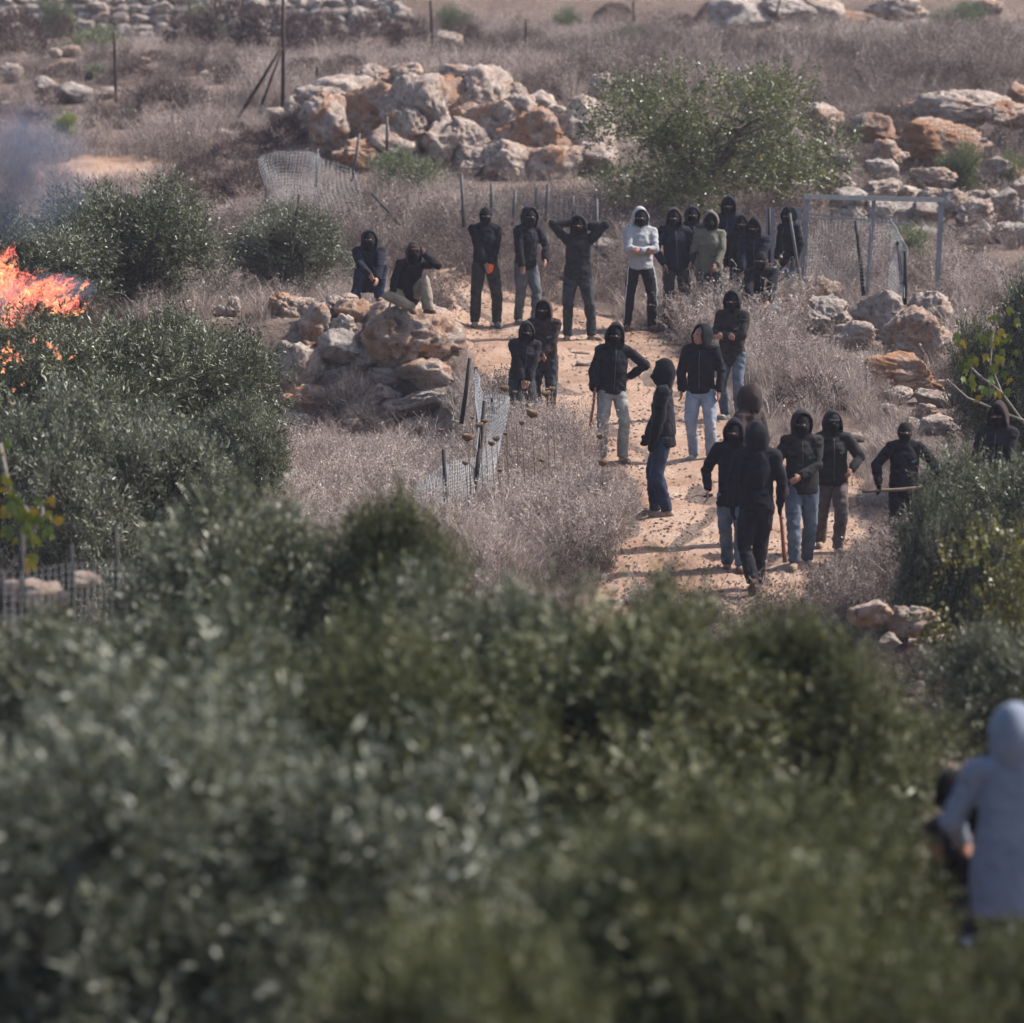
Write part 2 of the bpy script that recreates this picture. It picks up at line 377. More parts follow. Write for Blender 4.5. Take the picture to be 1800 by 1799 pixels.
# ================================================================== ROCKS
STONES = []
def rock_mesh(name, seed, sub=5, cuts=9, rough=.10, flat=.75):
    rg = np.random.default_rng(seed); bm = bmesh.new(); bmesh.ops.create_icosphere(bm, subdivisions=sub, radius=1)
    V = np.array([v.co[:] for v in bm.verts]); 
    for _ in range(cuts):
        nn = unit(rg.normal(size=3)*(1, 1, .8)); d = rg.uniform(.52, .88); e = V@nn - d
        V = V - np.maximum(e, 0)[:, None]*nn*.93
    D = V/np.linalg.norm(V, axis=1)[:, None]; o = rg.uniform(0, 50, 3)
    Wp = V + .22*np.stack([fbm(V*1.7+o+k*7, 3, seed+k) for k in range(3)], -1)
    V = V + D*(fbm(Wp*1.6+o, 5, seed)*rough*2.6)[:, None]
    rid = 1-np.abs(fbm(Wp*2.2+o+9, 4, seed+3))*2.2
    V = V - D*(np.maximum(rid-.78, 0)*.38)[:, None]
    pit = fbm(Wp*4.5+o+3, 4, seed+8); V = V - D*(np.maximum(pit-.10, 0)*.42)[:, None]; p2 = fbm(V*9+o+31, 3, seed+11); V = V - D*(np.maximum(p2-.16, 0)*.22)[:, None]
    V = V + (np.abs(fbm(Wp*8+o, 3, seed+5))-.12)[:, None]*D*.12
    V -= (V.max(0)+V.min(0))/2; V /= (V.max(0)-V.min(0))/2
    for v, c in zip(bm.verts, V): v.co = c
    me = bpy.data.meshes.new(name); bm.to_mesh(me); bm.free(); smooth(me); me.materials.append(M['rock_pale']); return me
ROCKS = [rock_mesh('rock_%d' % k, 100+k, 5 if k % 2 else 4, 7+k % 7, .10+.025*(k % 3)) for k in range(14)]
BIGS = [rock_mesh('boulder_%d' % k, 300+k, 5, 4+k, .13) for k in range(6)] + [rock_mesh('boulder_round', 366, 5, 4, .10)]
_rk = [0]
def stone(name, px, py, w, h, d, m, parent=None, big=False, var=None, rot=None, deep=.85):
    """boulder whose silhouette spans w x h photograph pixels at distance d"""
    STONES.append((px, py, w*.5, h*.5, d)); _rk[0] += 1; k = _rk[0] if var is None else var
    me = BIGS[6] if var == 99 else (BIGS if big else ROCKS)[k % (6 if big else 14)]
    o = bpy.data.objects.new(name, me); link(o, parent)
    o.location = at(px, py, d); q = .5/ppm(d)*1.12
    rz = random.choice([0, math.pi]) + random.uniform(-.35, .35) if rot is None else rot
    o.rotation_euler = (random.uniform(-.12, .12), random.uniform(-.14, .14), rz)
    o.scale = (w*q, max(.5*(w+h)*q*deep, .05), h*q)
    o.material_slots[0].link = 'OBJECT'; o.material_slots[0].material = M[m]
    return o
P_, X_, U_, G_ = 'rock_pale', 'rock_mix', 'rock_rust', 'rock_grey'

# --- retaining wall below the crouching men (coordinates from a 4x enlargement)
wl = thing('stone_wall', 'dry stone retaining wall of big pale and rusty boulders under the two crouching people', 'stone wall', tuple(ground(650, 770)))
wl_inv = Matrix.Translation(-Vector(wl.location))
def child(o, root):
    o.parent = root; o.matrix_parent_inverse = root.matrix_basis.inverted() if False else Matrix.Translation(-Vector(root.location)); return o
for X, Y, W, H, dd, m, bg_ in [
    (410, 775, 230, 190, 62.3, U_, 0), (610, 880, 205, 255, 61.9, X_, 0), (730, 770, 200, 160, 62.4, P_, 0), (885, 805, 210, 180, 62.1, X_, 0),
    (820, 895, 205, 140, 61.8, P_, 0), (770, 1035, 270, 205, 61.6, G_, 0), (1265, 985, 660, 440, 61.9, X_, 1), (1385, 1240, 390, 205, 61.4, X_, 0),
    (1420, 1425, 470, 175, 61.2, P_, 0), (490, 1190, 330, 310, 61.5, P_, 0), (365, 925, 190, 190, 62.1, P_, 0), (580, 1040, 125, 150, 61.7, U_, 0),
    (960, 1125, 165, 130, 61.6, X_, 0), (1100, 1370, 205, 125, 61.3, P_, 0), (1110, 1270, 220, 160, 61.6, X_, 0), (540, 1400, 320, 170, 61.3, X_, 0),
    (480, 1500, 210, 120, 61.3, U_, 0), (500, 1595, 210, 180, 61.1, G_, 0), (680, 1560, 220, 110, 61.2, U_, 0), (1160, 1490, 175, 130, 61.1, X_, 0),
    (1540, 1330, 110, 100, 61.3, U_, 0), (850, 705, 130, 75, 62.6, X_, 0), (935, 755, 110, 90, 62.4, U_, 0), (1005, 790, 110, 95, 62.3, P_, 0),
    (40, 760, 100, 140, 62.5, P_, 0), (180, 830, 95, 110, 62.3, U_, 0), (1560, 1565, 170, 170, 61.0, X_, 0), (760, 1230, 240, 200, 61.8, G_, 0),
    (900, 1250, 200, 190, 61.9, X_, 0), (770, 1400, 230, 190, 61.6, X_, 0), (920, 1480, 260, 150, 61.3, G_, 0), (260, 1000, 170, 170, 62.2, G_, 0),
    (270, 1180, 200, 180, 61.8, X_, 0), (1330, 1600, 240, 120, 61.0, P_, 0), (1080, 1590, 200, 110, 61.0, X_, 0), (860, 1600, 190, 100, 61.0, P_, 0),
    (1010, 950, 120, 130, 62.1, U_, 0), (540, 730, 140, 70, 62.8, X_, 0), (1000, 1050, 120, 110, 61.9, X_, 0), (330, 1330, 160, 120, 61.6, U_, 0), (-20, 900, 130, 120, 62.2, G_, 0), (90, 960, 150, 130, 62.0, X_, 0), (200, 940, 120, 110, 62.1, P_, 0), (-60, 800, 110, 90, 62.5, X_, 0)]:
    o = stone('stone', 400+X/4, 350+Y/4, W/4*1.1, H/4*1.12, dd, m, None, bg_, var=99 if bg_ else None, rot=.2 if bg_ else None, deep=1.0); child(o, wl)

# --- outcrop behind the crowd (3x enlargement, origin 500,0)
oc = thing('rock_outcrop', 'craggy limestone outcrop with rusty hollows behind the standing crowd', 'rock outcrop', tuple(ground(800, 300)))
for X, Y, W, H, dd, m, bg_ in [
    (240, 700, 190, 360, 81.0, X_, 1), (430, 630, 320, 340, 81.6, U_, 1), (690, 610, 330, 370, 81.2, P_, 1), (840, 540, 250, 230, 82.0, X_, 0),
    (1030, 530, 290, 300, 82.2, P_, 1), (830, 770, 180, 220, 80.4, X_, 0), (960, 750, 200, 230, 80.5, P_, 0), (1090, 660, 280, 230, 81.0, X_, 1),
    (1240, 620, 220, 210, 81.0, X_, 0), (1340, 740, 290, 290, 80.3, U_, 1), (1560, 700, 270, 320, 80.6, P_, 1), (1330, 560, 220, 140, 82.5, P_, 0),
    (1200, 520, 140, 140, 82.5, X_, 0), (330, 480, 290, 140, 83.0, P_, 0), (480, 420, 180, 140, 83.6, X_, 0), (640, 410, 140, 130, 83.6, X_, 0),
    (900, 410, 290, 120, 84.0, X_, 0), (1070, 430, 180, 140, 83.6, P_, 0), (200, 520, 240, 110, 82.6, P_, 0), (160, 590, 140, 100, 82.0, X_, 0),
    (1200, 860, 290, 200, 79.6, X_, 0), (1410, 880, 320, 190, 79.6, X_, 0), (1040, 860, 220, 150, 79.8, X_, 0), (560, 780, 220, 200, 80.4, X_, 0),
    (720, 480, 160, 130, 83.0, P_, 0), (1440, 620, 200, 120, 82, P_, 0), (640, 700, 200, 220, 80.7, X_, 0), (1180, 760, 160, 160, 80.2, U_, 0),
    (960, 620, 170, 130, 81.2, U_, 0), (1650, 840, 180, 150, 79.8, X_, 0), (400, 820, 260, 150, 80.2, U_, 0)]:
    o = stone('rock', 500+X/3, Y/3, W/3*1.16, H/3*1.12, dd, m, None, bg_); child(o, oc)

# --- wall of rounded stones on the right, behind the metal frame (2.25x enlargement, origin 1000,0)
rw = thing('stone_wall', 'rough wall of stacked grey boulders behind the metal frame on the right', 'stone wall', tuple(ground(1700, 480)))
for X, Y, W, H, dd, m in [
    (1110, 785, 150, 80, 74, G_), (1240, 755, 160, 85, 74.6, P_), (1345, 765, 100, 60, 74.6, P_), (1440, 775, 130, 65, 74.4, P_),
    (1520, 805, 120, 105, 74, G_), (1610, 850, 195, 125, 73.6, P_), (1720, 800, 125, 105, 74.2, G_), (1785, 860, 95, 125, 73.6, P_), (1620, 950, 185, 145, 73, G_),
    (1740, 945, 155, 125, 73, G_), (1600, 785, 90, 60, 74.6, X_), (1665, 780, 70, 60, 74.6, P_), (1430, 850, 150, 110, 74, G_), (1500, 960, 130, 120, 73.2, G_),
    (1330, 850, 160, 110, 74.2, G_), (1230, 850, 150, 120, 74.2, G_), (1400, 960, 170, 120, 73.4, G_), (1690, 1020, 160, 90, 72.6, G_), (1560, 1030, 140, 80, 72.6, X_),
    (1830, 950, 120, 120, 73, G_), (1860, 830, 120, 130, 73.8, P_), (1880, 1030, 140, 110, 72.8, G_), (1800, 745, 110, 110, 74.6, P_), (1110, 870, 150, 110, 74, G_)]:
    o = stone('stone', 1000+X/2.25, Y/2.25, W/2.25, H/2.25, dd, m); child(o, rw)

# --- single boulders
ORD = ['leftmost', 'second from left', 'third from left', 'fourth from left', 'fifth from left', 'sixth from left', 'seventh from left', 'eighth from left', 'ninth from left', 'tenth from left', 'eleventh from left']
def ordered(items, text):
    xs = sorted(i[0] for i in items); return [text % ORD[xs.index(i[0])] for i in items]
def boulder(label, px, py, w, h, d, m, group=None, big=False, var=None):
    o = stone('boulder', px, py, w, h, d, m, None, big, var)
    return tag(o, label, 'boulder', group)
boulder('long flat white-topped boulder slab at the upper right edge', 1690, 197, 160, 72, 81.5, P_, big=True, var=2)
boulder('tan boulder end at the right frame edge beside the long white slab', 1775, 203, 90, 50, 81.0, X_)
boulder('large rounded orange-tan boulder under the white slab', 1660, 256, 150, 96, 79.5, U_, big=True, var=4)
BK = [(1556, 275, 78, 56, 78.5, X_), (1533, 226, 80, 52, 80, X_), (1600, 196, 42, 34, 82, X_), (1445, 212, 70, 60, 80, X_), (1475, 285, 50, 40, 77, G_),
                           (1547, 298, 60, 36, 76.6, G_), (1471, 324, 64, 40, 76, X_), (1790, 165, 40, 40, 83, U_), (1370, 210, 50, 50, 80, G_), (1760, 300, 80, 46, 77, X_), (1640, 315, 80, 40, 77, X_)]
for (px, py, w, h, d, m), lb in zip(BK, ordered(BK, '%s of the brown-grey boulders sunk in the upper right bank')):
    boulder(lb, px, py, w, h, d, m, 'boulders on the bank at upper right')
CB = [(1305, 28, 110, 62, G_), (1382, 18, 96, 56, G_), (1445, 22, 76, 50, P_), (1582, 16, 118, 44, P_), (1500, 42, 80, 38, X_), (1600, 50, 80, 28, G_), (1340, 50, 90, 36, X_), (1725, 14, 70, 36, X_)]
for i, (px, py, w, h, m) in enumerate(CB):
    boulder(ordered(CB, '%s of the grey boulders along the crest at top right')[i], px, py, w, h, 112 + .4*i, m, 'crest boulders')
for lab, px, py, w, h, m, bg_ in [('pale boulder with a rusty cap below the leaning fence post', 1440, 512, 72, 46, X_, 0), ('grey pitted boulder half hidden by tall weeds below the metal frame', 1453, 556, 92, 72, G_, 0),
    ('tall rounded boulder just right of the short dark post', 1545, 556, 92, 88, P_, 1), ('bright topped boulder at the back of the right-hand rock pile', 1632, 545, 78, 62, P_, 0),
    ('biggest boulder of the right-hand pile with a rusty hollow', 1612, 592, 116, 100, X_, 1), ('low rusty boulder at the foot of the right-hand pile', 1590, 660, 130, 76, U_, 1),
    ('pinkish boulder in shade left of the right-hand pile', 1500, 592, 80, 50, X_, 0)]:
    d = ground(px, py+h*.42).y; boulder(lab, px, py, w, h, d, m, None, bool(bg_))
RB = [(1575, 697, 60, 34, P_), (1640, 702, 66, 32, P_), (1628, 728, 64, 34, X_), (1646, 748, 64, 36, P_), (1687, 760, 42, 26, P_), (1560, 722, 40, 24, X_), (1600, 745, 40, 26, G_), (1668, 680, 44, 26, X_), (1505, 770, 46, 18, P_)]
for (px, py, w, h, m), lb in zip(RB, ordered(RB, '%s of the small pale rubble stones behind the balaclava wearer')):
    boulder(lb, px, py, w, h, ground(px, py+h*.4).y, m, 'rubble under the right-hand rock pile')
for lab, px, py, w, h, m in [('pale ledge rock left of the split at the lower right, below dry brush', 1531, 1080, 78, 48, X_), ('dark split ledge rock with a white upper edge below the olive bush', 1606, 1094, 98, 54, X_),
    ('small tan stone lying under the split ledge rock', 1562, 1127, 42, 28, P_), ('reddish slab under the dark ledge rock at the lower right', 1640, 1135, 86, 34, U_), ('grey stone low down between the olive crowns at lower right', 1600, 1210, 60, 34, G_)]:
    boulder(lab, px, py, w, h, 42.2 if py < 1110 else 41.4, m)
for px, py, w, h, d, m in [(520, 192, 42, 44, 86, P_), (495, 205, 60, 30, 85, X_), (460, 240, 70, 26, 83, X_), (395, 235, 50, 14, 83, P_), (20, 130, 40, 36, 96, P_), (95, 95, 30, 20, 101, P_), (120, 92, 40, 24, 101, X_), (250, 108, 30, 14, 99, X_),
                           (190, 165, 40, 24, 92, P_), (130, 165, 60, 40, 92, G_), (10, 185, 20, 16, 91, P_), (360, 130, 18, 14, 97, P_), (290, 165, 30, 24, 91, P_), (355, 165, 20, 20, 91, P_), (80, 150, 40, 30, 94, G_), (790, 72, 46, 30, 106, X_),
                           (1005, 480, 60, 34, 68, X_), (1060, 440, 50, 40, 70, G_), (1055, 155, 50, 50, 88, G_), (1030, 640, 44, 12, 60, X_), (1020, 622, 34, 10, 61, X_)]:
    g_ = ground(px, py+h*.4)
    boulder('pale limestone rock lying loose in the dry grass', px, py, w, h, g_.y, m, 'loose rocks on the hillside')
FB = [(60, 1045, 110, 50), (150, 1020, 60, 30), (20, 1090, 60, 40)]
for (px, py, w, h), lb in zip(FB, ordered(FB, '%s of three pinkish boulders behind the lower left wire fence')):
    boulder(lb, px, py, w, h, 33.5, X_, 'boulders behind the lower left fence')

# --- field wall along the top left edge of the picture
tw = thing('stone_wall', 'old dry stone field wall along the top left edge of the hillside', 'stone wall', tuple(ground(300, 70)))
rg = random.Random(3)
for row in range(5):
    x = -60 + rg.uniform(0, 20)
    while x < 720:
        wd = rg.uniform(22, 44); hh = rg.uniform(15, 24); y = 66 - row*16 - max(0, (x-380))*.05 + rg.uniform(-3, 3)
        o = stone('stone', x, y, wd*1.05, hh*1.12, 113.7 + row*.22 + rg.uniform(-.1, .1), rg.choice([G_, G_, P_, G_]), None); child(o, tw)
        x += wd*.96
# ================================================================== PEOPLE
JOBS = []
def bake_later(o, voxel, fold=0., dec=None, it=2, seed=0): JOBS.append((o, voxel, fold, dec, it, seed)); return o
def ik(A, B, l1, l2, hint):
    A, B, hint = map(lambda q: np.asarray(q, float), (A, B, hint)); d = B - A; L = np.linalg.norm(d); mx = (l1+l2)*.998
    if L > mx: B = A + d/L*mx; d = B - A; L = mx
    t = d/L; a = (l1*l1 - l2*l2 + L*L)/(2*L); h = math.sqrt(max(l1*l1 - a*a, 0))
    p = hint - t*(hint@t); p = unit(p); return A + t*a + p*h, B
def rotx(a): c, s = math.cos(a), math.sin(a); return np.array([[1, 0, 0], [0, c, -s], [0, s, c]])
def roty(a): c, s = math.cos(a), math.sin(a); return np.array([[c, 0, s], [0, 1, 0], [-s, 0, c]])
def rotz(a): c, s = math.cos(a), math.sin(a); return np.array([[c, -s, 0], [s, c, 0], [0, 0, 1]])
def hand(mb, W, D, Sd, curl=.7, grow=0.):
    """palm, four unequal fingers and a thumb; D finger direction, Sd towards the thumb"""
    D = unit(D); Sd = unit(np.asarray(Sd) - D*(np.asarray(Sd)@D)); Nn = np.cross(D, Sd)
    mb.tube([W - D*.02, W + D*.02, W + D*.055, W + D*.09], [(.024+grow, .02+grow), (.034+grow, .019+grow), (.040+grow, .018+grow), (.036+grow, .014+grow)], 10, ref=Nn)
    for off, L in ((.031, .072), (.011, .080), (-.010, .074), (-.030, .058)):
        b = W + D*.082 + Sd*off; d1 = unit(D*math.cos(curl*.5) + Nn*math.sin(curl*.5)); d2 = unit(D*math.cos(curl*1.3) + Nn*math.sin(curl*1.3))
        mb.tube([b - D*.012, b + d1*L*.5, b + d1*L*.5 + d2*L*.5], [.0105+grow, .0098+grow, .0078+grow], 7, ref=Nn)
    b = W + D*.02 + Sd*.03; d1 = unit(D*.7 + Sd*.65 + Nn*.25)
    mb.tube([b - Sd*.012, b + d1*.034, b + d1*.034 + unit(D + Sd*.15 + Nn*.3)*.03], [.0135+grow, .0115+grow, .009+grow], 7, ref=Nn)
ARM = {  # wrist target, elbow hint for side +1 (mirrored for -1)
    'down': ((.25, -.05, .91), (.5, .6, 0)), 'pocket': ((.20, -.13, .96), (1, .55, 0)), 'cross': ((-.035, -.235, 1.15), (.9, .1, -.5)), 'hip': ((.175, -.03, 1.03), (1, .25, .1)),
    'front': ((.035, -.21, .90), (.8, .5, 0)), 'headback': ((.115, .05, 1.60), (1, -.12, .35)), 'belly': ((-.03, -.23, 1.05), (1, .35, -.2)), 'side': ((.30, -.10, .96), (.6, .6, 0)), 'swing': ((.26, .12, .93), (.4, .9, 0))}
def person(label, px, py=None, d=None, head=None, base=None, sc=None, yaw=0, lean=0, tilt=0, hipz=.93, hipy=0., fa=(-.10, 0, 0), fb=(.10, 0, 0), toe=(12, 12), a='down', b='down',
           hyaw=0, hpitch=0, top='black', hood='same', mask='slit', legs='jeans_dark', shoe='brownboot', hem=.80, glove=None, zipper=True, stripe=False, emblem=None, cap=None, group=None, loose=1., curl=(.6, .6)):
    """yaw 0 faces the camera; side a is picture-left for yaw 0"""
    if base is not None: loc = Vector(base)
    elif py is not None: loc = ground(px, py)
    else: loc = at(px, 500, d); loc.z = tz(loc.x, loc.y)
    if sc is None: sc = (at(px, head, loc.y).z - loc.z)/1.785
    root = thing('person', label, 'person', tuple(loc), R(yaw), sc, group); seed = int(px*7) % 997
    La = R(lean); hc = np.array([0, hipy, hipz]); Ru = rotx(La) @ roty(R(tilt))
    U = lambda p: Ru @ (np.asarray(p, float) - (0, 0, .93)) + hc
    joints = {}
    # head frame
    hcen = U((0, -.014, 1.612)); Rh = rotz(R(hyaw)) @ rotx(R(hpitch) + La*.35) @ roty(R(tilt)*.5) * 1.11
    Hd = lambda p: Rh @ np.asarray(p, float) + hcen
    # ---- body (skin)
    mb = MB()
    mb.ell(hcen, (.074, .092, .116), Rh, 16, 12); mb.ell(Hd((0, -.03, -.06)), (.046, .050, .048), Rh)
    mb.tube([Hd((0, -.088, .028)), Hd((0, -.104, -.004)), Hd((0, -.108, -.018)), Hd((0, -.088, -.028))], [.009, .014, .017, .012], 8)
    mb.ell(Hd((0, -.090, -.055)), (.024, .012, .010), Rh)
    for s in (-1, 1): mb.ell(Hd((s*.077, .012, -.005)), (.010, .022, .032), Rh)
    mb.tube([U((0, .012, 1.42)), U((0, .0, 1.50)), Hd((0, .01, -.05))], [.062, .055, .055], 10)
    mb.tube([U((0, 0, .88)), U((0, 0, 1.05)), U((0, -.005, 1.25)), U((0, .005, 1.40)), U((0, .01, 1.46))], [(.13, .09), (.125, .085), (.145, .095), (.125, .07), (.06, .05)], 12)
    legs_j = {}
    for s, f, nm, tw_ in ((-1, fa, 'a', toe[0]), (1, fb, 'b', toe[1])):
        hip = hc + (s*.09, 0, -.01); an = np.array([f[0], f[1], f[2]+.09]); kn, an = ik(hip, an, .43, .425, (s*.25 + (f[3] if len(f) > 3 else 0), -1, .1))
        mb.tube([hip, kn, an], [.07, .047, .035], 8)
        fd = np.array([s*math.sin(R(tw_)), -math.cos(R(tw_)), -(f[4] if len(f) > 4 else 0)]); fd = unit(fd)
        mb.tube([an, an + fd*.06 - (0, 0, .045), an + fd*.13 - (0, 0, .055)], [.035, .035, .028], 8)
        legs_j[nm] = (hip, kn, an, fd)
    arms_j = {}
    for s, ar, nm in ((-1, a, 'a'), (1, b, 'b')):
        if isinstance(ar, str): t, h = ARM[ar]; t = (t[0]*s, t[1], t[2]); h = (h[0]*s, h[1], h[2])
        else: t, h = ar
        sh = U((s*.18, .0, 1.425)); t = U(t) if isinstance(ar, str) else np.asarray(t, float)
        el, wr = ik(sh, t, .285, .255, h); mb.tube([sh, el, wr], [.045, .036, .026], 8)
        D = unit(unit(wr - el) + (np.array([0, 0, -.5]) if ar in ('down', 'side', 'swing', 'front') else 0))
        if label.startswith('person in dark clothes with both'): D = unit((-s*.8, .15, .1))
        if ar == 'headback': D = unit((-s*.8, .15, .1))
        Sd = np.array([0, -1, .2]) if ar in ('down', 'side', 'swing', 'pocket') else (np.array([-s*.2, -.2, 1.]))
        joints[nm] = (wr, D); hand(mb, wr, D, Sd, curl[0 if s < 0 else 1]); arms_j[nm] = (sh, el, wr, D, Sd)
        if glove and nm in glove[1]:
            gm = MB(); hand(gm, wr, D, Sd, curl[0 if s < 0 else 1], .007); gm.tube([wr - unit(wr-el)*.05, wr + unit(wr-el)*.02], [.037, .034], 10)
            bake_later(gm.build('glove', M[glove[0]], root), .010, 0, None, 1)
    body = mb.build('body', M['skin'], root); bake_later(body, .0115, 0, .55, 1)
    for s in (-1, 1):
        e = MB(); e.ell(Hd((s*.031, -.081, .014)), (.015, .009, .009), Rh, 8, 6); e.build('eye', M['eye'], body)
    # ---- trousers
    tb = MB(); tb.tube([hc + (0, 0, -.12), hc + (0, 0, -.05), hc + (0, 0, .03), U((0, 0, 1.05))], [(.10, .085), (.150, .105), (.148, .100), (.125, .085)], 14)
    for nm in 'ab':
        hip, kn, an, fd = legs_j[nm]; m1 = hip*.5 + kn*.5; m2 = kn*.55 + an*.45
        tb.tube([hip, m1, kn, m2, an*.93 + kn*.07, an - (0, 0, .02)], [np.float64(r*loose) for r in (.098, .092, .074, .070, .066, .064)], 12)
    trous = bake_later(tb.build('trousers', M[legs], root), .0155, .020, None, 2, seed+1)
    # ---- shoes
    for nm in 'ab':
        hip, kn, an, fd = legs_j[nm]; z = np.array([0, 0, 1.]); side = np.cross(fd, z); up = unit(np.cross(side, fd)); sb = MB(); q = an - up*.052
        sb.tube([q - fd*.075, q - fd*.05, q + fd*.04, q + fd*.12, q + fd*.185, q + fd*.205], [(.026, .022), (.038, .036), (.042, .040), (.047, .032), (.036, .023), (.018, .014)], 12, ref=up)
        sb.tube([an + unit(kn-an)*.09, an, q], [.052, .048, .042], 12)
        sb.tube([q - fd*.085 - up*.026, q + fd*.05 - up*.026, q + fd*.15 - up*.026, q + fd*.215 - up*.024], [(.034, .013), (.044, .013), (.050, .013), (.022, .012)], 10, ref=up)
        bake_later(sb.build('shoe', M[shoe], root), .013, .003, None, 1, seed)
    # ---- jacket
    jb = MB(); g_ = loose
    jb.tube([U((0, 0, hem)), U((0, 0, hem+.04)), U((0, 0, 1.0)), U((0, -.005, 1.15)), U((0, -.012, 1.29)), U((0, 0, 1.39)), U((0, .012, 1.455)), U((0, .01, 1.52))],
            [(.176*g_, .130*g_), (.184*g_, .138*g_), (.176*g_, .128*g_), (.172, .122), (.180, .126), (.158, .105), (.100, .090), (.080, .082)], 18)
    jb.tube([U((-.185, .0, 1.415)), U((-.09, 0, 1.45)), U((.09, 0, 1.45)), U((.185, .0, 1.415))], [.068, .075, .075, .068], 12)
    for nm in 'ab':
        sh, el, wr, D, Sd = arms_j[nm]; dn = unit(wr-el); jb.ell(sh, (.073, .073, .073)); jb.ell(el, (.063, .063, .063))
        jb.tube([sh, sh*.5+el*.5, el, el*.5+wr*.5, wr - dn*.02, wr + dn*.012], [.070, .066, .061, .057, .049, .043], 12)
    jack = bake_later(jb.build('jacket', M[top], root), .0155, .020, None, 2, seed+2)
    # ---- hood
    if hood:
        hm = M[top if hood == 'same' else hood]; nu, nv = 26, 14; V = []; Fc = []
        for layer in (0, 1):
            for i in range(nv):
                for k in range(nu):
                    ph = 2*math.pi*k/nu; sp = math.sin(ph); t0 = R(54) + R(4)*abs(math.cos(ph)) + (R(34)*max(-sp, 0)**1.5)
                    th = t0 + (math.pi - t0)*(i/(nv-1))**.9; dr = np.array([math.sin(th)*math.cos(ph), -math.cos(th), math.sin(th)*sp])
                    p = dr*np.array([.116, .128, .143]); 
                    if dr[2] > 0: p[2] += .034*dr[2]**3*(.5 + max(dr[1], 0)*.8); p[1] += .016*dr[2]; p[0] *= 1 - .12*dr[2]**2
                    if dr[2] < -.35: e = (-.35-dr[2]); p[0] *= 1+.55*e; p[1] = p[1]*(1+.2*e) + .02*e; p[2] -= .05*e
                    if i == 0: p[1] -= .016
                    p += .012*np.array([vnoise(p*11+seed+j*9) for j in range(3)]) + .004*np.array([vnoise(p*34+seed+j*5) for j in range(3)]) + np.array([0, .008, .004])
                    if layer: p = p - unit(p)*.013
                    V.append(Hd(p))
        q = nu*nv
        for i in range(nv-1):
            for k in range(nu):
                k2 = (k+1) % nu; A_ = (i*nu+k, i*nu+k2, (i+1)*nu+k2, (i+1)*nu+k); Fc.append(A_); Fc.append(tuple(q+j for j in A_[::-1]))
        for k in range(nu): Fc.append(((k+1) % nu, k, q+k, q+(k+1) % nu))
        hb = MB(); hb.add(V, Fc); hb.build('hood', hm, root)
    # ---- balaclava / face mask
    if mask:
        V = []; Fc = []; nu, nv = 28, 22
        for i in range(nv+1):
            el_ = math.pi*i/nv
            for k in range(nu):
                az = 2*math.pi*(k+.5)/nu; dr = np.array([math.sin(el_)*math.sin(az), -math.sin(el_)*math.cos(az), math.cos(el_)])
                jaw = 1 - .16*max(-dr[2], 0); p = dr*np.array([.083*jaw, .103, .124]); 
                if dr[2] < -.1 and dr[1] < -.3: p[1] -= .010
                if abs(dr[0]) < .35 and dr[1] < -.7 and -.35 < dr[2] < .05: p[1] -= .016
                V.append(Hd(p))
        for i in range(nv):
            for k in range(nu):
                za = math.cos(math.pi*(i+.5)/nv)*.124; az = (360*(k+1)/nu+180) % 360 - 180
                if mask == 'slit' and -.001 < za < .024 and abs(az) < 52: continue
                if mask == 'open' and za < .03 and abs(az) < 62: continue
                if mask == 'chin' and za > -.018 and abs(az) < 62: continue
                Fc.append((i*nu+k, i*nu+(k+1) % nu, (i+1)*nu+(k+1) % nu, (i+1)*nu+k))
        kb = MB(); kb.add(V, Fc); kb.tube([U((0, .005, 1.44)), U((0, -.01, 1.50)), Hd((0, -.008, -.07))], [.082, .074, .070], 16, cap=False); kb.build('mask', M['mask'], root)
    if cap:
        cb = MB(); V = []
        cb.ell(Hd((0, .0, .045)), (.090, .110, .088), Rh, 18, 12); 
        cb.tube([Hd((0, -.085, .05)), Hd((0, -.13, .045)), Hd((0, -.165, .034))], [(.075, .012), (.066, .009), (.035, .006)], 12, ref=Rh @ np.array([0, 0, 1.])); cb.build('cap', M[cap], root)
    bits = []
    if zipper: bits.append(('zipper', jack, [U((0, -.4, z)) for z in np.linspace(hem+.06, 1.43, 12)], .0034, 'zip', Ru @ np.array([0, 1, 0])))
    if emblem: bits.append(('emblem', jack, [U((x, -.4, z)) for x, z in ((.065, 1.245), (.085, 1.262), (.10, 1.25), (.12, 1.275), (.14, 1.255), (.10, 1.24), (.07, 1.242))], .0065, emblem, Ru @ np.array([0, 1, 0])))
    if stripe:
        for s, nm in ((-1, 'a'), (1, 'b')):
            hip, kn, an, fd = legs_j[nm]
            pts = [hip*(1-t)+kn*t for t in np.linspace(0, 1, 8)] + [kn*(1-t)+an*t for t in np.linspace(.1, .95, 8)]
            bits.append(('stripe', trous, [p + np.array([s*.3, -.16, 0]) for p in pts], .008, 'white_trim', np.array([-s*.88, .47, 0])))
    mw = Matrix.Translation(loc) @ Matrix.Rotation(R(yaw), 4, 'Z') @ Matrix.Scale(sc, 4)
    out = {k: (mw @ Vector(w_), (mw.to_3x3() @ Vector(d_)).normalized()) for k, (w_, d_) in joints.items()}
    BITS.append((root, bits)); out['root'] = root
    return out
BITS = []
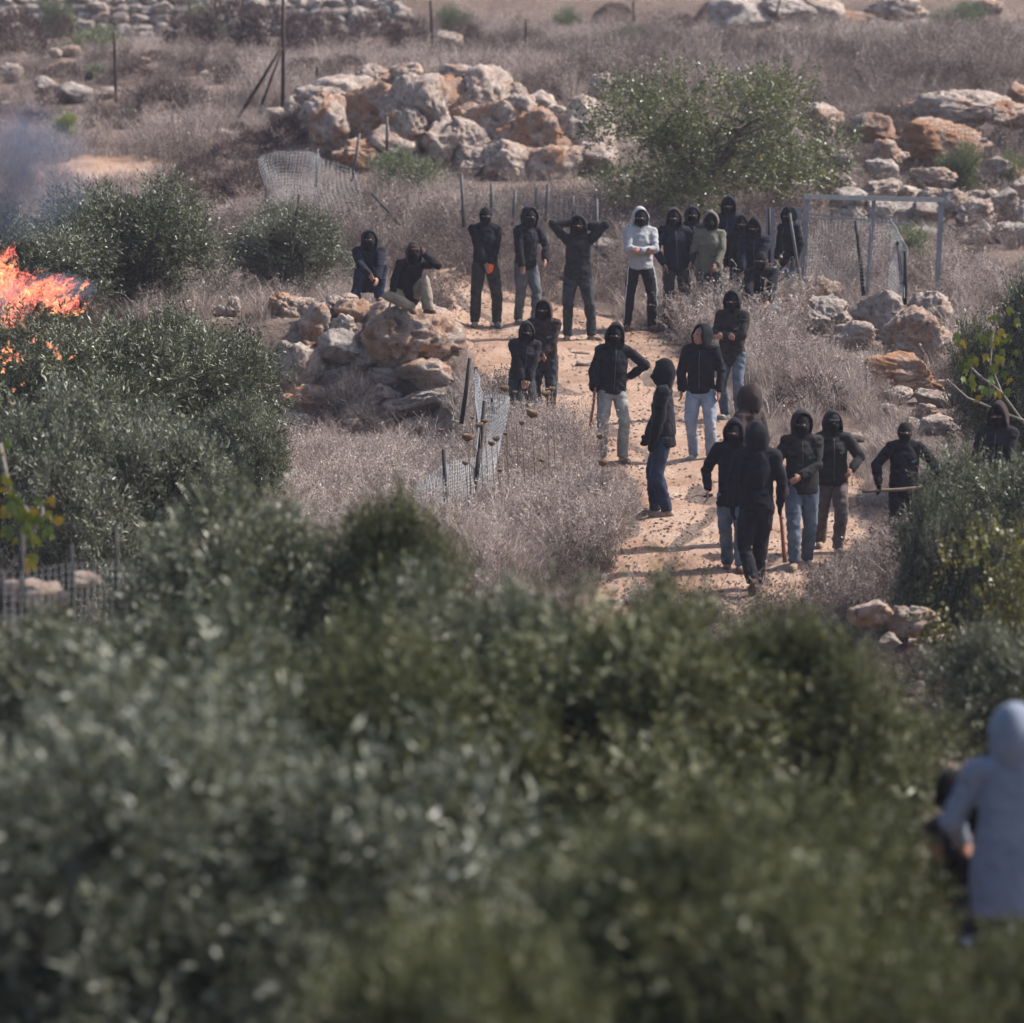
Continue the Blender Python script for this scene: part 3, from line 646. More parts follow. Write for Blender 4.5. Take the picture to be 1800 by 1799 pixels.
def finish_people():
    for o, vx, fold, dec, it, seed in JOBS:
        m = o.modifiers.new('r', 'REMESH'); m.mode = 'VOXEL'; m.voxel_size = vx; m.use_smooth_shade = True
        m = o.modifiers.new('s', 'SMOOTH'); m.factor = .5; m.iterations = it
        if dec: m = o.modifiers.new('d', 'DECIMATE'); m.ratio = dec
    dg = bpy.context.evaluated_depsgraph_get()
    new = [bpy.data.meshes.new_from_object(o.evaluated_get(dg)) for o, *_ in JOBS]
    for (o, vx, fold, dec, it, seed), me in zip(JOBS, new):
        o.modifiers.clear(); old = o.data; o.data = me; bpy.data.meshes.remove(old)
        if fold:
            n = len(me.vertices); co = np.empty(n*3, np.float32); nr = np.empty(n*3, np.float32)
            me.vertices.foreach_get('co', co); me.vertex_normals.foreach_get('vector', nr); co = co.reshape(-1, 3).astype(float); nr = nr.reshape(-1, 3)
            wv = co + .03*np.stack([vnoise(co*6+seed), vnoise(co*6+seed+5), vnoise(co*6+seed+9)], -1)
            f = 1 - np.abs(fbm(wv*np.array([9, 9, 13.])+seed, 3, seed))*3.2
            f2 = fbm(wv*np.array([4.5, 4.5, 3.]), 2, seed+4)
            co = co + nr*(fold*(f*.55 + f2*1.1))[:, None]; me.vertices.foreach_set('co', co.astype(np.float32).ravel()); me.update()
        smooth(me)
    for root, bits in BITS:
        for name, tgt, pts, r, m, dr in bits:
            bv = BVHTree.FromPolygons([v.co for v in tgt.data.vertices], [p.vertices for p in tgt.data.polygons]); out = []
            for p in pts:
                h = bv.ray_cast(Vector(p), Vector(dr))
                if h[0] is not None: out.append(np.array(h[0] + h[1]*.003))
            if len(out) > 2:
                mb = MB(); mb.tube(out, r, 6); mb.build(name, M[m], tgt)

PEO = {}
BL = 'black'
PEO[1] = person('black-clad person with one orange glove standing leftmost of the back row', 853, 575, head=360, yaw=8, hyaw=12, a=((.0, -.20, .87), (-1, .5, 0)), b=((.06, -.20, .84), (1, .6, 0)), top='black', hood=None, legs='pants_olive', shoe='greyshoe', glove=('orange', 'b'), fa=(-.15, .02, 0), fb=(.17, -.02, 0), zipper=False, hem=.84)
PEO[2] = person('person in black zip jacket and faded jeans turning right, second in the back row', 924, 572, head=362, yaw=34, lean=7, hyaw=-6, hpitch=-6, a=((-.20, -.20, .84), (-.6, .7, 0)), b=((.17, -.28, .98), (.9, .5, 0)), legs='jeans_grey', shoe='greyshoe', fa=(-.06, .12, 0), fb=(.07, -.16, 0), hem=.84)
PEO[3] = person('person in dark clothes with both hands behind the head, elbows raised', 1016, 601, head=376, yaw=0, a=((-.115, .05, 1.66), (-1, -.1, .8)), b=((.13, .05, 1.60), (1, -.1, .25)), top='charcoal', legs='pants_slate', shoe='tan', fa=(-.15, 0, 0), fb=(.19, -.02, 0), toe=(5, 45), hem=.86, loose=1.08, zipper=False, stripe=False)
PEO[4] = person('person in light grey hoodie with crossed arms and striped black track pants', 1125, 582, head=363, yaw=8, hyaw=2, a='cross', b='cross', top='grey_cloth', legs='pants_black', shoe='brownboot', fa=(-.19, 0, 0), fb=(.17, 0, 0), stripe=True, zipper=False, emblem='emblem_pale', hem=.88)
PEO[5] = person('person with hands in pockets and brown-lined hood between grey and olive hoodies', 1187, 577, head=364, yaw=10, tilt=-2, hyaw=-10, a='pocket', b='pocket', top='navy', hood='brown', legs='pants_olive', hem=.84)
PEO[6] = person('dark hooded person peeking out between the pocketed person and the olive hoodie', 1216, d=66.4, head=361, yaw=20, hyaw=-8, hood='charcoal')
PEO[7] = person('person in olive green zip hoodie with fully black covered face', 1248, d=65.2, head=371, yaw=6, hyaw=-8, a='down', b=((.06, -.26, .98), (1, .5, 0)), top='olive_cloth', mask='full', legs='pants_slate', hem=.84, loose=1.12)
PEO[8] = person('tallest dark hooded person rising behind the group in front of the green tree', 1281, d=66.6, head=344, yaw=-16, hyaw=6, top='navy')
PEO[9] = person('hooded person half hidden between the tallest person and the leaning one', 1303, d=65.7, head=377, yaw=-4)
PEO[10] = person('person in charcoal hood leaning forward with both hands in front of the weeds', 1328, d=64.7, head=379, yaw=-10, lean=14, hyaw=-4, a=((-.14, -.40, .95), (-1, .3, 0)), b=((.05, -.42, .95), (1, .3, 0)), top='navy', hood='charcoal', loose=1.08)
PEO[11] = person('person in black crouching low among the weeds before the group', 1338, d=63.9, head=438, yaw=-5, hipz=.48, hipy=.1, lean=12, fa=(-.16, -.12, 0), fb=(.16, -.1, 0), a=((-.12, -.4, .55), (-1, .2, 0)), b=((.12, -.4, .55), (1, .2, 0)), hood=None, legs='jeans_blue', sc=.98)
PEO[12] = person('hooded person in side view looking left beside the leaning fence post', 1386, d=66.2, head=363, yaw=-52, hyaw=8, a='down', b='down', legs='jeans_blue')
PEO[13] = person('person in navy hoodie and dark jeans squatting on the stone wall, left of two', 648, base=at(648, 531, 63.4), sc=.93, yaw=6, hipz=.30, hipy=.16, lean=24, hyaw=4, hpitch=-16, fa=(-.20, -.10, 0), fb=(.14, -.12, 0), a=((-.02, -.42, .42), (-1, .2, -.1)), b=((.10, -.42, .36), (1, .2, -.1)), top='navy', legs='jeans_dark', emblem='emblem_pale', shoe='tan', loose=1.08, zipper=False)
PEO[14] = person('person in brown hood and beige trousers crouching on the rusty boulder, hand at head', 722, base=at(722, 551, 61.45), sc=.93, yaw=22, hipz=.27, hipy=.17, lean=26, hyaw=-12, hpitch=-14, fa=(-.02, -.12, 0, -.9), fb=(.20, -.16, 0), a=((-.38, -.12, .10), (-1, .4, 0)), b=((.14, -.19, .86), (.7, -.5, -.7)), top='black', hood='brown', cap='brown', legs='pants_beige', shoe='brownboot', loose=1.12, zipper=False)
PEO[15] = person('person in brown hoodie standing behind the black-clad one beside the net fence', 957, 748, head=524, yaw=-12, lean=4, tilt=0, hpitch=0, a=((.0, -.24, 1.0), (-1, .4, 0)), b=((.0, -.24, .98), (1, .5, 0)), top='brown', hood='same', legs='pants_slate', emblem='emblem_pale', hem=.74, zipper=False)
PEO[16] = person('person in dark hoodie bowed slightly with hands joined behind dry seed heads', 918, d=55.9, head=562, yaw=14, lean=10, tilt=3, hyaw=-6, a='front', b='front', top='charcoal', legs='pants_slate', hem=.76, loose=1.05)
PEO[17] = person('person in black hoodie and pale grey trousers, hand on hip, holding a stick', 1076, 815, head=567, yaw=10, tilt=3, hyaw=-6, a=((-.25, -.08, .93), (-.4, .8, 0)), b=((.22, .04, 1.08), (1, .0, .45)), legs='pants_grey', shoe='tan', fa=(-.14, .04, 0), fb=(.13, -.05, 0), hem=.88)
PEO[18] = person('slim black-clad person in dark jeans standing in profile facing left on the track', 1166, 911, head=632, yaw=-97, hyaw=-4, a=((-.20, -.20, .88), (-.2, 1, 0)), b=((.20, -.10, .88), (.2, 1, 0)), legs='jeans_dark', shoe='tan', fa=(-.10, -.10, 0), fb=(.08, .05, 0), hem=.80, glove=('mask', 'ab'), mask='full')
PEO[19] = person('person in black hoodie and light blue jeans with bare face turned left', 1232, 812, head=568, yaw=-14, hyaw=-42, hpitch=-12, a='down', b='down', mask=None, legs='jeans_light', shoe='greyshoe', fa=(-.10, .0, 0), fb=(.14, 0, 0), hem=.88)
PEO[20] = person('person in dark hoodie and blue jeans with folded arms among tall weeds', 1287, 738, head=509, yaw=-24, hyaw=10, a='cross', b='cross', top='graphite', legs='jeans_blue', shoe='greyshoe', emblem='emblem_pale', hem=.74, zipper=False)
PEO[21] = person('person in brown hood seen from behind, mostly hidden by the front pair', 1318, d=49.1, head=674, yaw=-128, hyaw=-4, top='brown', mask='full', hem=.8)
PEO[22] = person('person in black coat and blue jeans carrying a dark tool, face in hood shadow', 1289, 1006, head=736, yaw=-4, a='side', b='down', legs='jeans_blue', shoe='brownboot', fa=(-.07, .14, 0), fb=(.08, -.16, 0), toe=(5, 10), hem=.76, loose=1.06, zipper=False, emblem='emblem_pale')
PEO[23] = person('person in black walking away with back to camera and wooden club in hand', 1330, 1046, head=741, yaw=186, lean=4, a='down', b='down', mask='full', legs='pants_black', shoe='brownboot', fa=(-.02, -.20, 0), fb=(.07, .20, .07, 0, .8), toe=(0, 0), glove=('mask', 'ab'), zipper=False, hem=.84)
PEO[24] = person('person in worn dark hoodie and blue jeans with bare hand across the belly', 1408, 1001, head=720, yaw=2, hyaw=6, a='pocket', b='belly', top='graphite', legs='jeans_blue', shoe='tan', fa=(-.09, -.14, 0), fb=(.08, .14, 0), emblem='emblem', hem=.84)
PEO[25] = person('person in dark hoodie over a cap with mauve-brown cargo trousers walking forward', 1462, 972, head=720, yaw=6, a='down', b=((.20, -.24, 1.05), (1, .5, -.1)), top='graphite', cap='charcoal', legs='pants_mauve', shoe='tan', fa=(-.10, .28, .05), fb=(.06, -.10, 0), emblem='emblem', hem=.84, loose=1.08)
PEO[26] = person('person in black balaclava and dark gloves gripping a stick beside the olive bush', 1588, 985, head=737, yaw=8, a=((-.36, -.14, .98), (-1, .4, 0)), b=((.38, -.12, 1.0), (1, .4, 0)), hood=None, legs='pants_black', glove=('mask', 'ab'), emblem='emblem', hem=.78, zipper=False, fa=(-.13, 0, 0), fb=(.15, 0, 0), loose=1.05)
PEO[27] = person('hooded person at the right edge half hidden behind the olive bush', 1757, d=48.4, head=706, yaw=-22, hyaw=-6, top='charcoal', hood='brown', a='down', b='belly')
PEO[28] = person('person in long blue-grey hooded tunic seen from behind at lower right', 1790, d=22.3, head=1233, yaw=170, a='down', b=((.27, -.24, 1.03), (.55, .8, -.2)), top='bluegrey', mask=None, legs='pants_black', hem=.70, loose=1.12, zipper=False)
PEO[29] = person('person in black bending over left of the blue-grey tunic', 1712, base=(0, 0, 0), sc=.95, yaw=-62, hipz=.88, hipy=.12, lean=44, a=((-.1, -.5, .72), (-.6, .5, 0)), b=((.12, -.55, .70), (.6, .5, 0)), hood=None, mask='full', zipper=False)
PEO[30] = person('person in dark cap crouching among the foliage below the bent black figure', 1690, base=(0, 0, 0), sc=.95, yaw=-70, hipz=.40, hipy=.1, lean=40, a=((-.1, -.5, .35), (-.6, .5, 0)), b=((.12, -.55, .40), (.6, .5, 0)), hood=None, mask='open', cap='mask', zipper=False)
for k, px, d in ((29, 1772, 24.4), (30, 1765, 23.6)):
    q = at(px, 1400, d); PEO[k]['root'].location = (q.x, q.y, tz(q.x, q.y) + (-.28 if k == 29 else .02))

# ---- things held in the hands
def rod(name, label, cat, A, B, r0, r1, m, bulge=0):
    A, B = Vector(A), Vector(B); n = 9; pts = []; rad = []
    for i in range(n):
        t = i/(n-1); q = A.lerp(B, t); pts.append((q.x + .004*math.sin(5*t), q.y, q.z + .003*math.sin(9*t))); rad.append(r0 + (r1-r0)*t + bulge*math.sin(math.pi*t)**2)
    mb = MB(); mb.tube(pts, rad, 10); return tag(mb.build(name, M[m]), label, cat)
def grip(k, side): w_, d_ = PEO[k][side]; return w_ + d_*.075*.95
h = grip(23, 'a'); rod('wooden_club', 'reddish-brown wooden club hanging from the gloved hand of the person walking away', 'club', h + Vector((-.01, -.02, .10)), h + Vector((.06, -.03, -.52)), .016, .024, 'wood_club')
h = grip(17, 'a'); rod('wooden_stick', 'dark brown stick hanging beside the pale grey trousers', 'stick', h + Vector((.01, -.02, .10)), h + Vector((-.05, -.03, -.40)), .013, .018, 'wood_club')
h = grip(26, 'a'); h2 = grip(26, 'b'); rod('wooden_stick', 'pale wooden stick with dark grip held level by the balaclava wearer', 'stick', h + (h-h2)*.30 + Vector((0, -.02, -.01)), h2 + Vector((0, -.02, .01)), .017, .022, 'wood_stick')
h = grip(22, 'a'); mb = MB(); mb.tube([h + Vector((.05, 0, .02)), h, h + Vector((-.05, -.02, .0))], [(.016, .012), (.018, .013), (.014, .01)], 8); mb.tube([h + Vector((-.045, -.02, 0)), h + Vector((-.12, -.03, .012)), h + Vector((-.19, -.035, -.02))], [(.006, .02), (.005, .018), (.002, .003)], 8)
tag(mb.build('hand_tool', M['steel_dark']), 'small dark pointed tool in the hand of the person in black coat', 'tool')
# ================================================================== TREES AND SHRUBS
def leaves_np(base, dirn, length, width, rg, fold=.18, droop=0.):
    """rhombic leaf quads (4 verts) from base points along dirn"""
    n = len(base); d = dirn/np.linalg.norm(dirn, axis=1)[:, None]
    s = np.cross(d, rg.normal(size=(n, 3))); s /= np.linalg.norm(s, axis=1)[:, None]+1e-9
    nn = np.cross(d, s); L = length[:, None]; W = width[:, None]
    tip = base + d*L + np.array([0, 0, -1.])*L*droop
    m1 = base + d*L*.45 + s*W*.5 + nn*L*fold*.3; m2 = base + d*L*.45 - s*W*.5 + nn*L*fold*.3
    V = np.stack([base, m1, tip, m2], 1).reshape(-1, 3)
    return V, np.arange(4*n).reshape(-1, 4)
def crown_mesh(name, m, seed, blobs, ntwig, nleaf, tl, ll, lw, up=.55, spread=.7, vmean=.43, shell=.55, yellow=0., tip_up=0.):
    """leaf cloud: blobs (centre, radii); twigs start inside a blob and grow outward; each twig carries nleaf leaves"""
    rg = np.random.default_rng(seed); B = np.array([b[0] for b in blobs], float); Rd = np.array([b[1] for b in blobs], float)
    vol = Rd.prod(1)**(2/3); pick = rg.choice(len(B), ntwig, p=vol/vol.sum())
    u = rg.normal(size=(ntwig, 3)); u /= np.linalg.norm(u, axis=1)[:, None]
    rad = shell + (1-shell)*rg.uniform(0, 1, ntwig)**.6; rad *= rg.uniform(.8, 1.06, ntwig)
    p0 = B[pick] + u*Rd[pick]*rad[:, None]
    keep = fbm(p0*1.7 + seed, 2, seed) > -.07
    p0, u = p0[keep], u[keep]; n = len(p0)
    d = u*.75 + np.array([0, 0, up]) + rg.normal(size=(n, 3))*.45; d /= np.linalg.norm(d, axis=1)[:, None]
    Lt = tl*rg.uniform(.5, 1.35, n)
    tone = vmean + .22*fbm(p0*1.3, 2, seed+2)*2 + rg.normal(0, .15, n)
    Vs, vs = [], []
    t = (np.arange(nleaf)+.6)/nleaf
    base = p0[:, None] + d[:, None]*(t[None, :, None]*Lt[:, None, None]) + np.array([0, 0, -.12])*(t[None, :, None]**2)*Lt[:, None, None]
    side = np.cross(d, rg.normal(size=(n, 3))); side /= np.linalg.norm(side, axis=1)[:, None]
    sg = np.where(np.arange(nleaf) % 2, 1, -1)[None, :, None]; tw2 = np.cross(d, side)
    mix_ = rg.uniform(0, 1, (n, nleaf, 1)) < .5
    sd_ = np.where(mix_, side[:, None], tw2[:, None])*sg
    ld = d[:, None]*(1-spread*.5) + sd_*spread + rg.normal(size=(n, nleaf, 3))*.18 + np.array([0, 0, tip_up])
    base = base.reshape(-1, 3); ld = ld.reshape(-1, 3); k = len(base)
    V, Q = leaves_np(base, ld, ll*rg.uniform(.65, 1.3, k), lw*rg.uniform(.7, 1.3, k), rg)
    v = np.clip(np.repeat(tone, nleaf) + rg.normal(0, .13, k) + (rg.uniform(0, 1, k) < .012+yellow)*.5, 0, 1)
    # twigs as thin blades
    e = p0 + d*Lt[:, None]; sw = side*.0035
    V2 = np.stack([p0-sw, p0+sw, e+sw*.3, e-sw*.3], 1).reshape(-1, 3); Q2 = np.arange(4*n).reshape(-1, 4) + len(V)
    return npmesh(name, np.concatenate([V, V2]), np.concatenate([Q, Q2]), m, np.concatenate([np.repeat(v, 4), np.full(4*n, .05)]))
def blobs_for(seed, rx, ry, rz, k, r0, r1, zc):
    rg = np.random.default_rng(seed); out = []
    for i in range(k):
        u = unit(rg.normal(size=3)); q = rg.uniform(.25, 1)**.5; r = rg.uniform(r0, r1)
        out.append(((u[0]*rx*q, u[1]*ry*q, zc + u[2]*rz*q), (r, r, r*rg.uniform(.75, 1.0))))
    return out
def trunk_mesh(name, seed, h, r, spread, m, k=6, gnarl=.12):
    rg = np.random.default_rng(seed); mb = MB(); base = np.array([0, 0, -.15]); fork = np.array([rg.uniform(-.1, .1), rg.uniform(-.1, .1), h*.32])
    pts = [base*(1-t) + fork*t + np.array([rg.normal(0, gnarl*r*2), rg.normal(0, gnarl*r*2), 0])*(0 < t < 1) for t in (0, .2, .45, .7, 1)]
    mb.tube(pts, [r*1.5, r*1.15, r, r*.95, r*.9], 10, ref=(1, 0, 0))
    for i in range(k):
        an = 6.283*i/k + rg.uniform(-.4, .4); e = np.array([math.cos(an)*spread*rg.uniform(.6, 1), math.sin(an)*spread*rg.uniform(.6, 1), h*rg.uniform(.75, 1.05)])
        P = [fork*(1-t) + e*t + np.array([rg.normal(0, .06), rg.normal(0, .06), .18*math.sin(t*3.1)])*(t > 0) for t in np.linspace(0, 1, 6)]
        mb.tube(P, [r*.55, r*.45, r*.36, r*.27, r*.18, r*.08], 7, ref=(1, 0, 0))
        for j in (2, 3, 4):
            q = P[j]; e2 = q + unit(rg.normal(size=3) + (0, 0, .9))*rg.uniform(.35, .7); mb.tube([q, (q+e2)/2 + rg.normal(0, .03, 3), e2], [r*.2, r*.13, r*.04], 5, ref=(1, 0, 0))
    me = mb.mesh(name); smooth(me); me.materials.append(m); return me
OL = [crown_mesh('olive_crown_%d' % k, M['olive' if k < 2 else 'olive_green'], 40+k, blobs_for(60+k, 1.45, 1.45, 1.0, 44, .34, .62, 1.45), 9800, 12, .44, .092, .025) for k in range(4)]
def crown_size(me):
    co = np.empty(len(me.vertices)*3, np.float32); me.vertices.foreach_get('co', co); co = co.reshape(-1, 3); return np.percentile(np.abs(co[:, 0]), 97.5), np.percentile(co[:, 2], 99)
OS = [crown_size(me) for me in OL]
OT = trunk_mesh('olive_trunk', 5, 1.9, .16, 1.2, M['bark'], 7)
def tree(name, label, cat, loc, crown, trunk, sc, rz=0, group=None, m=None, tsc=None):
    r = thing(name, label, cat, loc, rz, sc, group)
    link(bpy.data.objects.new('trunk', trunk), r)
    c = link(bpy.data.objects.new('crown', crown), r)
    if m: c.material_slots[0].link = 'OBJECT'; c.material_slots[0].material = M[m]
    return r
def olive(label, px, top, d, wpx, k, rz, m=None, tall=1.0):
    """olive tree whose crown top shows at row top and whose crown spans wpx photograph pixels"""
    q = at(px, top + (14 if d > 40 else 24), d); hw, zt = OS[k]; sc = wpx*.5/ppm(d)/hw; sv = sc*tall; z0 = q.z - zt*sv; gz = tz(q.x, q.y)
    if z0 > gz: sv = (q.z - gz)/zt; z0 = gz
    return tree('olive_tree', label, 'olive tree', (q.x, q.y, z0), OL[k], OT, (sc, sc, sv), rz, None, m)
# sharp trees
olive('olive tree at left behind the flames, top reaching the dry slope', 235, 318, 64, 275, 0, .3)
olive('olive tree at the far left edge above the flames', 25, 368, 62, 300, 1, 2.2)
olive('dense dark olive tree in front of the flames, left of the stone wall', 340, 548, 53, 330, 2, 1.1, m='olive')
olive('olive tree at left edge in whose branches the fire glows', 120, 556, 51.5, 340, 0, 4.0)
olive('silvery olive tree at lower left above the wire fence', 90, 690, 44, 330, 1, 5.0, m='olive_silver')
olive('silvery olive tree right of the one above the wire fence', 250, 728, 45, 260, 0, 1.9, m='olive_silver')
olive('shaded olive crown low at left behind the wire fence', 400, 700, 49, 190, 2, 3.1, m='olive')
olive('round silvery olive bush at the left end of the stone wall', 512, 352, 66.5, 195, 1, .9, m='olive_silver')
olive('olive bush in front of the balaclava wearer on the right', 1738, 795, 43.5, 250, 0, 3.4)
olive('low olive branches beside the legs of the balaclava wearer', 1655, 868, 43, 150, 1, 1.2)
olive('dark olive tree at the right edge behind the fig branch', 1810, 478, 52, 230, 2, 2.7, m='olive')
olive('soft olive crown left of the blue-grey tunic at lower right', 1750, 1085, 33, 260, 1, 1.9)
# out of focus foreground
for lab, px, top, d, w_, k, rz, m in [
    ('blurred olive crown forming the highest hump at centre left below the dry field', 500, 868, 30, 560, 2, .4, 'olive'), ('blurred olive sprigs right of the highest hump, reaching the net fence', 680, 880, 29.5, 280, 3, 1.4, None),
    ('blurred olive crown at the left edge just below the wire fence', 110, 1080, 28, 520, 1, 2.1, None), ('blurred olive crown low between the hump and the dark centre crown', 830, 1010, 26, 400, 0, 3.3, 'olive'),
    ('broad dark blurred olive crown in the centre below the dirt track', 1090, 1085, 24, 880, 2, 4.4, 'olive_green'), ('blurred olive crown right of the dark centre crown, below the walkers', 1380, 1085, 24.5, 400, 3, 1.1, 'olive_green'),
    ('blurred olive crown left of the bent figure at lower right', 1500, 1225, 27, 320, 0, 2.8, 'olive_green'), ('blurred silvery olive crown, big and round, at front left', 360, 1215, 19.5, 1180, 1, .2, 'olive_silver'),
    ('blurred olive crown at the bottom centre', 1120, 1430, 17.5, 860, 2, 2.9, 'olive_green'), ('blurred olive crown right of the bottom centre one', 1440, 1400, 20, 460, 3, 5.1, 'olive_green'),
    ('blurred olive sprigs in front of the legs of the blue-grey tunic', 1740, 1650, 18, 420, 1, 4.6, 'olive_green'), ('blurred olive crown in the bottom right corner', 1490, 1590, 17, 560, 2, .6, 'olive_green'),
    ('blurred olive crown at the very bottom left of centre', 840, 1640, 15.5, 560, 0, 5.2, 'olive_green'),
    ('blurred olive crown behind the round one at left', 300, 1075, 24, 640, 3, 2.5, 'olive'), ('blurred olive crown behind the dark centre crown at left', 720, 1110, 23, 480, 2, 5.9, 'olive_green')]:
    olive(lab, px, top, d, w_, k, rz, m)

# big green almond tree behind the crowd
rg = np.random.default_rng(11); blobs = []
for i in range(42):
    an = rg.uniform(0, 6.28); q = rg.uniform(.1, 1)**.5; z = 1.15 + rg.uniform(-.75, 1.15)*(1-.35*q*q); blobs.append(((math.cos(an)*1.75*q, math.sin(an)*1.5*q, z), (.42, .42, .38)))
AC = crown_mesh('almond_crown', M['almond'], 71, blobs, 4200, 10, .34, .060, .026, up=.65, spread=.8, vmean=.42, shell=.1, yellow=.03)
AT = trunk_mesh('almond_trunk', 8, 1.9, .09, 1.3, M['bark'], 9, .3)
q = at(1243, 365, 74.5); z0 = tz(q.x, q.y); tree('almond_tree', 'large loose green leafy tree behind the standing crowd', 'tree', (q.x, q.y, z0 - .1), AC, AT, (1.36, 1.1, (at(1250, 95, 74.5).z - z0)/2.55), .4)
# leafy shrubs
SH = crown_mesh('shrub_crown', M['shrub'], 72, blobs_for(9, .45, .45, .4, 12, .2, .35, .6), 1300, 9, .28, .055, .014, up=1.0, spread=.5, vmean=.55, shell=.2)
ST = trunk_mesh('shrub_trunk', 9, .8, .03, .4, M['bark_pale'], 6)
for lab, px, top, d, wpx in [('green upright shrub in front of the outcrop', 705, 248, 77.5, 130), ('grey-green bush on the upper left slope below the field wall', 165, 38, 101, 120), ('green bush at the top centre of the slope', 795, 0, 112, 70),
    ('small green tuft bush near the top right of centre', 990, 4, 112, 60), ('pale green shrub in front of the orange boulder', 1692, 235, 77.5, 80), ('pale shrub at the right edge over the stone wall', 1775, 255, 77, 80), ('dark green bush on the crest at top right', 1690, -6, 112, 100),
    ('green bush inside the metal frame against the boulders', 1600, 385, 71, 110), ('faint bush on the grass bank right of the outcrop top', 1105, 40, 104, 70), ('tall bush against the field wall near the top left', 95, -20, 111, 60), ('green bush in front of the field wall, right of the first post', 350, -5, 111, 70), ('low pale shrub beside the thorn bush on the left slope', 172, 158, 93, 50)]:
    q = at(px, top, d); z0 = tz(q.x, q.y); h = max((q.z - z0)/1.1, .3)
    tree('shrub', lab, 'shrub', (q.x, q.y, z0 - .28*h), SH, ST, (wpx/ppm(d)/1.2,)*2 + (h,), random.uniform(0, 6))
q = at(118, 195, 84); z0 = tz(q.x, q.y); tree('shrub', 'small yellow-green upright bush on the left slope above the smoke', 'shrub', (q.x, q.y, z0), SH, ST, (.40, .40, (q.z-z0)/1.3), 1, m='fig')
# yellowing vine shrub at the right edge
VC = crown_mesh('vine_crown', M['vine'], 75, blobs_for(19, .75, .7, .7, 20, .28, .45, 1.0), 1900, 8, .26, .055, .045, up=.3, spread=.9, vmean=.4, shell=.15, yellow=.01)
q = at(1765, 880, 38.5); z0 = tz(q.x, q.y); tree('vine_shrub', 'yellowing leafy vine shrub at the right edge below the olive bush', 'shrub', (q.x, q.y, z0), VC, ST, (.78, .78, (q.z-z0)/2.05), 2)

# broad fig leaves, each one a part
def fig_leaf_mesh(seed):
    rg = np.random.default_rng(seed); pts = [(0, 0, 0)]; K = 22
    for i in range(K):
        t = -2.6 + 5.2*i/(K-1); r = .5 + .5*abs(math.cos(t*1.25))**.8; r *= .62 + .38*math.cos(t*.5)
        pts.append((math.sin(t)*r, .25 + math.cos(t)*r, .10*math.sin(3*t) + .12*r*r*rg.uniform(.4, 1)))
    V = np.array(pts)*.1; V[0] = (0, .03, 0); F_ = [(0, i, i+1) for i in range(1, K)]
    n = len(V); V = np.concatenate([V, V - (0, 0, .002)]); F_ += [(n, n+i+1, n+i) for i in range(1, K)]
    return npmesh('leaf', V, np.array(F_), M['fig'], np.full(len(V), [.15, .45, .6, .75, .95][seed % 5]), sh=True)
FL = [fig_leaf_mesh(k) for k in range(5)]
def fig(label, d, stems, leaves, sz):
    p0 = at(*stems[0][0], d); r = thing('fig_branch', label, 'fig', (p0.x, p0.y, min(p0.z, tz(p0.x, p0.y)))); L0 = Vector(r.location)
    for s in stems:
        mb = MB(); mb.tube([at(x, y, d + .1*math.sin(i)) - L0 for i, (x, y) in enumerate(s)], [.016*(1-.12*i) for i in range(len(s))], 6); mb.build('stem', M['bark_pale'], r)
    for i, (x, y) in enumerate(leaves):
        o = bpy.data.objects.new('leaf', FL[i % 5]); link(o, r); o.location = at(x, y, d + random.uniform(-.25, .1)) - L0; s = sz*random.uniform(.75, 1.2); o.scale = (s,)*3
        o.rotation_euler = (random.uniform(.6, 1.9), random.uniform(-.6, .6), random.uniform(-.9, .9) + math.pi)
fl = []
rr = random.Random(5)
for cx, cy, sx, sy, k in ((1740, 600, 26, 26, 16), (1700, 640, 14, 22, 10), (1755, 640, 22, 26, 12), (1735, 690, 24, 14, 9), (1785, 570, 10, 10, 3), (1690, 605, 10, 12, 4)):
    fl += [(rr.gauss(cx, sx*.6), rr.gauss(cy, sy*.6)) for _ in range(k)]
fig('fig branch with large yellow-green leaves in front of the dark olive at right', 49, [[(1800, 745), (1760, 690), (1740, 640), (1745, 590)], [(1760, 690), (1720, 660), (1700, 640)], [(1800, 740), (1700, 700), (1665, 668)]], fl, .62)
fl = [(rr.gauss(cx, 9), rr.gauss(cy, 12)) for cx, cy, k in ((15, 880, 6), (45, 905, 7), (75, 890, 3), (40, 940, 5), (60, 975, 5), (0, 785, 3), (20, 925, 4), (75, 925, 4)) for _ in range(k)]
fig('fig branch with green and yellow leaves at the left edge', 33.5, [[(10, 1010), (45, 960), (50, 900), (20, 860)], [(45, 960), (75, 900), (70, 880)], [(20, 880), (0, 780)]], fl, .62)

